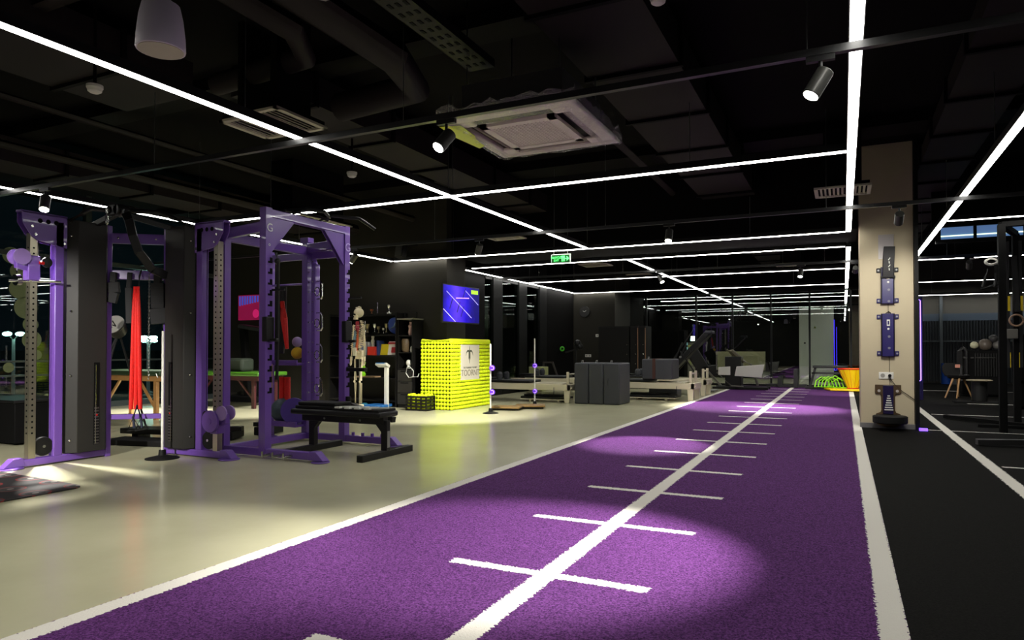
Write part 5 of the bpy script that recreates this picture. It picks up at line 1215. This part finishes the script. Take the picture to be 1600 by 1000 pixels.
MB().prism([(-.45, .2), (-.3, -.28), (.62, -.35), (.62, .45), (-.3, .45)], (0, 18.75, .05), (1, 0, 0), (0, 1, 0), .05).build('tray_body', YELLOW, ty2, .01)
rng = random.Random(11)
for i in range(6):
    a = MB(); x = -.5 + i * .075; y = 18.68 + rng.random() * .3; h = .2 + .12 * rng.random()
    a.tube([(x - .16, y, .085), (x - .13, y, .085 + h * .6), (x, y + .02, .085 + h), (x + .14, y, .085 + h * .7), (x + .2, y, .085)], .013, 6).tube([(x - .16, y, .09), (x + .05, y - .1, .1), (x + .2, y, .09)], .013, 6)
    o = a.build('agility_hurdle', NEONG); tag(o, 'neon green bent hurdle tangled on the yellow tray', 'hurdle', 'green hurdles on the yellow tray')
o = MB().ball((.42, 19.0, .25), .12, 12).build('green_net', mat('net_green', (80, 160, 30), .7, noise=.5, nscale=40)); tag(o, 'green bundled net behind the yellow basket', 'net')

# ------------------------------------------------------------------ things on the pillar (front face y = 10.2)
PY = 10.2
DP = mat('device_indigo', (28, 18, 88), .4); DK = mat('device_black', (14, 12, 15), .45, spec=.2)
o = MB().span(.42, .6, PY - .012, PY, 2.23, 2.55).build('access_panel', mat('panel_lilac', (176, 170, 168), .4), None, .003); tag(o, 'grey-white square access panel high on the pillar', 'panel')
def device(z0, z1, label, black_top=False):
    t = thing('wall_anchor', label, 'wall unit', (.52, PY, z0))
    MB().span(.455, .59, PY - .06, PY, z0, z1).build('unit_body', DP, t, .006)
    MB().span(.445, .455, PY - .065, PY, z0, z1).span(.59, .6, PY - .065, PY, z0, z1).build('side_rail', DK, t)
    for z in (z0 + .04, z1 - .04):
        q = MB().span(.395, .65, PY - .02, PY, z - .03, z + .03); q.build('mount_ear', DP if not black_top or z < z0 + .1 else DK, t, .006)
        MB().cyl((.418, PY - .021, z), (.418, PY - .023, z), .012, n=12).cyl((.627, PY - .021, z), (.627, PY - .023, z), .012, n=12).build('screw_hole', mat('pale_print', (150, 150, 150), .5), t)
    MB().span(.51, .545, PY - .063, PY - .06, z1 - .16, z1 - .08).build('white_mark', WHITE, t)
    MB().span(.5175, .5375, PY - .0635, PY - .0625, z1 - .145, z1 - .095).build('mark_inner', DP, t)
    MB().ball((.528, PY - .06, z1 - .2), .014, 10, sc=(1, .3, 1)).build('white_dot', WHITE, t)
    for z in (z1 - .3, z1 - .45): MB().cyl((.535, PY - .06, z), (.535, PY - .064, z), .016, n=14).build('grey_button', mat('button_grey', (120, 120, 130), .4), t)
    return t
u1 = device(1.64, 2.12, 'indigo wall unit with black upper part, the higher one on the pillar', True)
MB().beam((.525, PY - .07, 1.98), (.545, PY - .09, 2.38), .13, .05, up=(0, 1, 0)).build('black_top_plate', DK, u1, .006)
MB().span(.44, .61, PY - .09, PY - .055, 1.97, 2.0).build('cross_bar', DK, u1, .006)
q = MB()
for i in range(4): q.beam((.53 + .01 * (i % 2), PY - .125, 2.2 - i * .045), (.55 - .012 * (i % 2), PY - .122, 2.23 - i * .045), .01, .004, up=(0, 1, 0))
q.build('pale_lettering', mat('pale_print2', (200, 205, 190), .5), u1)
device(.95, 1.51, 'indigo wall unit, the lower one in the middle of the pillar')
so = thing('pillar_outlet', 'white double outlet with a black plug on the pillar', 'outlet', (.5, PY, .65))
MB().span(.415, .585, PY - .014, PY, .655, .745).build('face_plate', WHITE, so, .004)
MB().cyl((.46, PY - .0145, .7), (.46, PY - .017, .7), .026, n=18).build('socket', mat('socket_grey', (150, 148, 140), .5), so)
pg = MB().cyl((.54, PY - .014, .7), (.54, PY - .045, .7), .02, n=14).build('black_plug', DK); tag(pg, 'black plug in the right socket of the pillar outlet', 'plug')
o = MB().tube([(.54, PY - .04, .7), (.545, PY - .03, .66), (.6, PY - .02, .58), (.68, PY - .02, .5), (.76, PY - .02, .44), (.83, PY - .02, .385)], .005, 6).build('power_cable', DK); tag(o, 'black cable running from the outlet down to the right edge of the pillar', 'cable')
o = MB().tube([(.53, PY - .01, 1.66), (.53, PY - .01, 1.5)], .003, 6).tube([(.535, PY - .01, .97), (.54, PY - .01, .7), (.54, PY - .01, .57)], .003, 6).tube([(.5, PY - .02, 1.515), (.53, PY - .02, 1.54), (.56, PY - .02, 1.515)], .006, 6).build('thin_cord', DK); tag(o, 'thin vertical cord linking the units on the pillar', 'cord')
bt = thing('wall_stool', 'dark bracket with a round black rim seat at the foot of the pillar', 'bracket', (.52, PY - .1, .05))
MB().prism([(-.15, .0), (-.15, -.1), (-.13, -.12), (-.09, -.12), (-.08, -.15), (-.08, -.33), (-.09, -.36), (-.14, -.38), (-.15, -.42), (.15, -.42), (.14, -.38), (.09, -.36), (.08, -.33), (.08, -.15), (.09, -.12), (.13, -.12), (.15, -.1), (.15, 0)], (.52, PY - .012, .58), (1, 0, 0), (0, 0, 1), .024).build('back_plate', mat('plate_umber', (70, 52, 26), .5), bt, .004)
MB().span(.46, .58, PY - .05, PY - .024, .2, .57).build('centre_channel', mat('channel_indigo', (26, 18, 60), .3), bt, .004)
q = MB()
for i in range(7): w_ = .03 + .012 * i; q.span(.525 - w_ / 2, .525 + w_ / 2, PY - .056, PY - .05, .43 - i * .03, .443 - i * .03)
q.build('white_steps', WHITE, bt)
MB().lathe([(.19, 0), (.2, .01), (.2, .085), (.185, .095)], (.53, PY - .215, .1), 36).build('round_rim', RUBBER, bt)
MB().lathe([(.05, 0), (.15, .035), (.16, .06)], (.53, PY - .2, .045), 28).build('wooden_underside', mat('umber_wood', (120, 96, 50), .5), bt)
MB().cyl((.415, PY - .025, .5), (.415, PY - .028, .5), .018, n=12).cyl((.625, PY - .025, .5), (.625, PY - .028, .5), .018, n=12).build('slot_hole', mat('panel_lilac', (176, 170, 168), .4), bt)

# neon-lit mirror further back on the right
nm = thing('neon_mirror', 'tall panel outlined with violet neon light just right of the pillar', 'neon panel', (1.2, 16, .35))
MB().span(.95, 1.44, 16.02, 16.06, .02, 2.12).build('mirror_panel', mat('mirror_dark', (30, 26, 60), .15), nm)
MB().tube([(.98, 16.0, 2.06), (1.36, 16.0, 2.06), (1.4, 16.0, 2.02), (1.4, 16.0, .42), (1.36, 16.0, .39), (.98, 16.0, .39)], .009, 8).build('neon_tube', mat('neon_violet', (150, 110, 255), .3, emit=3.5), nm)
o = MB().span(.86, .95, 10.05, 10.12, .01, .04).build('violet_lamp', mat('lamp_violet', (120, 80, 255), .3, emit=2.5)); tag(o, 'tiny violet light on the floor at the right foot of the pillar', 'floor light')

# ------------------------------------------------------------------ right-hand area
rg = thing('training_rig', 'black upright rig frame at the right edge with a long floor foot', 'rig', (1.9, 10.6, 0))
for x, y in ((1.78, 10.31), (2.1, 11.25)): MB().span(x - .04, x + .04, y - .04, y + .04, .01, 2.6).build('upright', BLACKM, rg, .006)
MB().beam((1.78, 10.31, 2.6), (2.1, 11.25, 2.6), .07, .07).beam((1.78, 10.31, 2.6), (3.4, 10.2, 2.6), .07, .07).build('top_beam', BLACKM, rg, .006)
MB().beam((1.28, 8.8, .05), (2.3, 9.0, .07), .08, .06).build('floor_foot', mat('foot_black', (46, 46, 46), .4), rg, .006)
MB().beam((1.35, 12.0, .045), (2.4, 10.6, .055), .06, .05).beam((1.6, 10.9, .03), (2.4, 10.85, .03), .05, .04).build('floor_brace', BLACKM, rg, .004)
MB().beam((2.3, 8.95, .06), (2.9, 8.95, 2.6), .07, .07).build('slanted_strut', BLACKM, rg, .006)
q = MB()
for i in range(8): q.beam((1.9, 10.7, 1.0 + i * .02), (3.2, 10.7, 1.0 + i * .02), .004, .004)
for i, (x, z, lb) in enumerate(((2.01, 1.66, 'yellow strap hanging high on the rig, left of the ring'), (2.15, 1.66, 'yellow strap hanging high on the rig, right of the ring'), (2.01, .9, 'lower yellow strap end on the rig, left'), (2.13, .9, 'lower yellow strap end on the rig, right'))):
    o = MB().beam((x, 11.2, z + .1), (x, 11.2, z - .1), .028, .01, up=(0, 1, 0)).build('yellow_strap', mat('strap_yellow', (222, 196, 20), .6)); tag(o, lb, 'strap')
o = MB().tube([(2.08 + .075 * math.cos(u), 11.15, 1.43 + .075 * math.sin(u)) for u in [2 * math.pi * i / 20 for i in range(20)]], .012, 8, closed=True).build('gym_ring', mat('ring_wood', (150, 120, 96), .5)); tag(o, 'pale wooden gym ring hanging between the yellow straps', 'ring')
o = MB().tube([(2.0, 11.2, 2.5), (2.0, 11.2, .8)], .02, 6).tube([(2.14, 11.2, 2.5), (2.14, 11.2, .8)], .02, 6).tube([(2.07, 11.2, 2.3), (2.1, 11.18, 1.55)], .035, 8).build('black_straps', STRAP); tag(o, 'bundle of long black straps carrying the yellow ends on the rig', 'strap')
o = MB().box((2.02, 11.1, 1.25), (.13, .05, .13)).build('grey_pouch', mat('pouch_grey', (96, 94, 88), .7), None, .01); tag(o, 'small grey pouch hanging under the gym ring', 'pouch')
ca = thing('rope_station', 'black cable arm with a white rope coil on top beside the rig', 'cable arm', (1.65, 10.5, 1.85))
MB().tube([(1.72, 10.3, 2.1), (1.72, 10.3, 1.9), (1.7, 10.3, 1.82)], .02, 8).tube([(1.64, 10.3, 2.05), (1.61, 10.3, 1.95), (1.58, 10.3, 1.83)], .016, 8).tube([(1.56, 10.3, 1.8), (1.66, 10.3, 1.83), (1.75, 10.3, 1.86)], .016, 8).build('arm_tube', BLACK, ca)
q = MB()
for k in range(3): q.tube([(1.67 + (.05 + .01 * k) * math.cos(u), 10.28 + .01 * k, 2.14 + (.03 + .008 * k) * math.sin(u)) for u in [2 * math.pi * i / 16 for i in range(16)]], .005, 6, closed=True)
q.build('rope_coil', WHITE, ca)
ch2 = thing('shell_chair', 'black shell chair with four splayed wooden legs on the black turf', 'chair', (2.2, 17.3, 0))
MB().lathe([(.02, .0), (.15, .0), (.2, .03), (.215, .08), (.2, .085), (.14, .04), (.02, .03)], (2.2, 17.3, .41), 28).build('seat', BLACK, ch2)
MB().prism([(-.13, 0), (-.17, .1), (-.16, .22), (-.1, .28), (.1, .28), (.16, .22), (.17, .1), (.13, 0)], (2.1, 17.42, .46), (1, .25, 0), (-.1, .15, 1), .03).build('backrest', BLACK, ch2, .01)
for x, y, a, b_ in ((2.1, 17.2, 1.93, 17.05), (2.2, 17.15, 2.13, 16.98), (2.3, 17.4, 2.47, 17.5), (2.2, 17.45, 2.24, 17.6)): MB().cyl((x, y, .43), (a, b_, 0.01), .02, .013, n=10).build('leg', mat('leg_oak', (178, 138, 92), .5), ch2)
MB().box((2.2, 17.38, .68), (.09, .02, .07)).build('pink_tag', mat('tag_pink', (210, 140, 120), .6), ch2)
st = thing('saddle_stool', 'dark machine seat with pale round top on a flat base, right of the shell chair', 'stool', (2.32, 15.6, 0))
MB().lathe([(.02, 0), (.2, .012), (.22, .03), (.18, .045)], (2.32, 15.6, .42), 28).build('pale_seat', mat('seat_pale', (120, 112, 90), .6), st)
MB().cyl((2.32, 15.6, .05), (2.32, 15.6, .43), .13, n=20).build('body', BLACK, st, .01)
MB().span(1.9, 2.75, 15.45, 15.75, .0, .05).build('base', BLACKM, st, .01)
o = MB().cyl((2.72, 23.8, .01), (2.72, 23.8, .62), .12, n=24).build('blue_roller', BLUE); tag(o, 'tall blue foam roller standing near the ribbed wall', 'roller')
o = MB().cyl((2.93, 23.7, .01), (2.93, 23.7, .34), .1, n=24).build('grey_roller', mat('roller_grey', (110, 112, 112), .7, noise=.5, nscale=20)); tag(o, 'short speckled grey roller beside the blue one', 'roller')
mm = thing('weight_station', 'black multi-gym weight station in the right background', 'exercise machine', (2.7, 18.0, 0))
MB().span(2.35, 3.1, 17.9, 18.4, .04, 1.02).build('rack_body', BLACKM, mm, .02)
MB().tube([(2.3, 17.85, .35), (2.3, 17.85, 1.0), (2.36, 17.85, 1.06), (2.42, 17.85, 1.0), (2.42, 17.85, .35)], .05, 10).build('padded_arm', VINYL, mm)
q = MB()
for i in range(10): q.span(2.58 + i * .048, 2.6 + i * .048, 17.86, 17.9, .45, .95)
q.build('black_bars', BLACK, mm)
MB().span(2.36, 2.42, 17.8, 17.84, .84, .87).span(2.5, 2.56, 17.84, 17.88, .84, .87).span(2.6, 2.95, 17.84, 17.87, .845, .865).build('chrome_details', CHROME, mm)
for x, z, r_, lb, m_ in ((2.8, 1.14, .13, 'large grey-brown medicine ball on the black weight station', 'ball_umber'), (2.6, 1.13, .08, 'pale cream ball at the left end on the weight station', 'ball_cream'), (2.95, 1.27, .09, 'shiny dark ball stacked on top over the large grey-brown one', 'ball_dark'), (3.02, 1.13, .09, 'grey ball at the right end on the weight station', 'ball_grey')):
    ball(x, 18.05, z, r_, mat(m_, {'ball_umber': (104, 94, 84), 'ball_cream': (206, 204, 170), 'ball_dark': (60, 60, 60), 'ball_grey': (110, 108, 104)}[m_], .4), lb)
q = thing('far_cabinet', 'low dark rack of equipment at the right edge behind the rig', 'rack', (3.0, 14.5, 0))
MB().span(2.75, 3.6, 14.4, 14.9, 0, .06).span(2.75, 2.81, 14.4, 14.9, 0, 1.3).span(3.54, 3.6, 14.4, 14.9, 0, 1.3).span(2.75, 3.6, 14.4, 14.9, .45, .5).span(2.75, 3.6, 14.4, 14.9, .9, .95).build('rack_frame', BLACKM, q)
for i in range(5):
    o = MB().cyl((2.9 + i * .13, 14.45, 1.02), (2.9 + i * .13, 14.75, 1.02), .06, n=16).cyl((2.9 + i * .13, 14.55, 1.02), (2.9 + i * .13, 14.65, 1.02), .03, n=12).build('dumbbell', BLACK); tag(o, 'black dumbbell on the dark equipment rack at the right edge', 'dumbbell', 'dumbbells on the right rack')
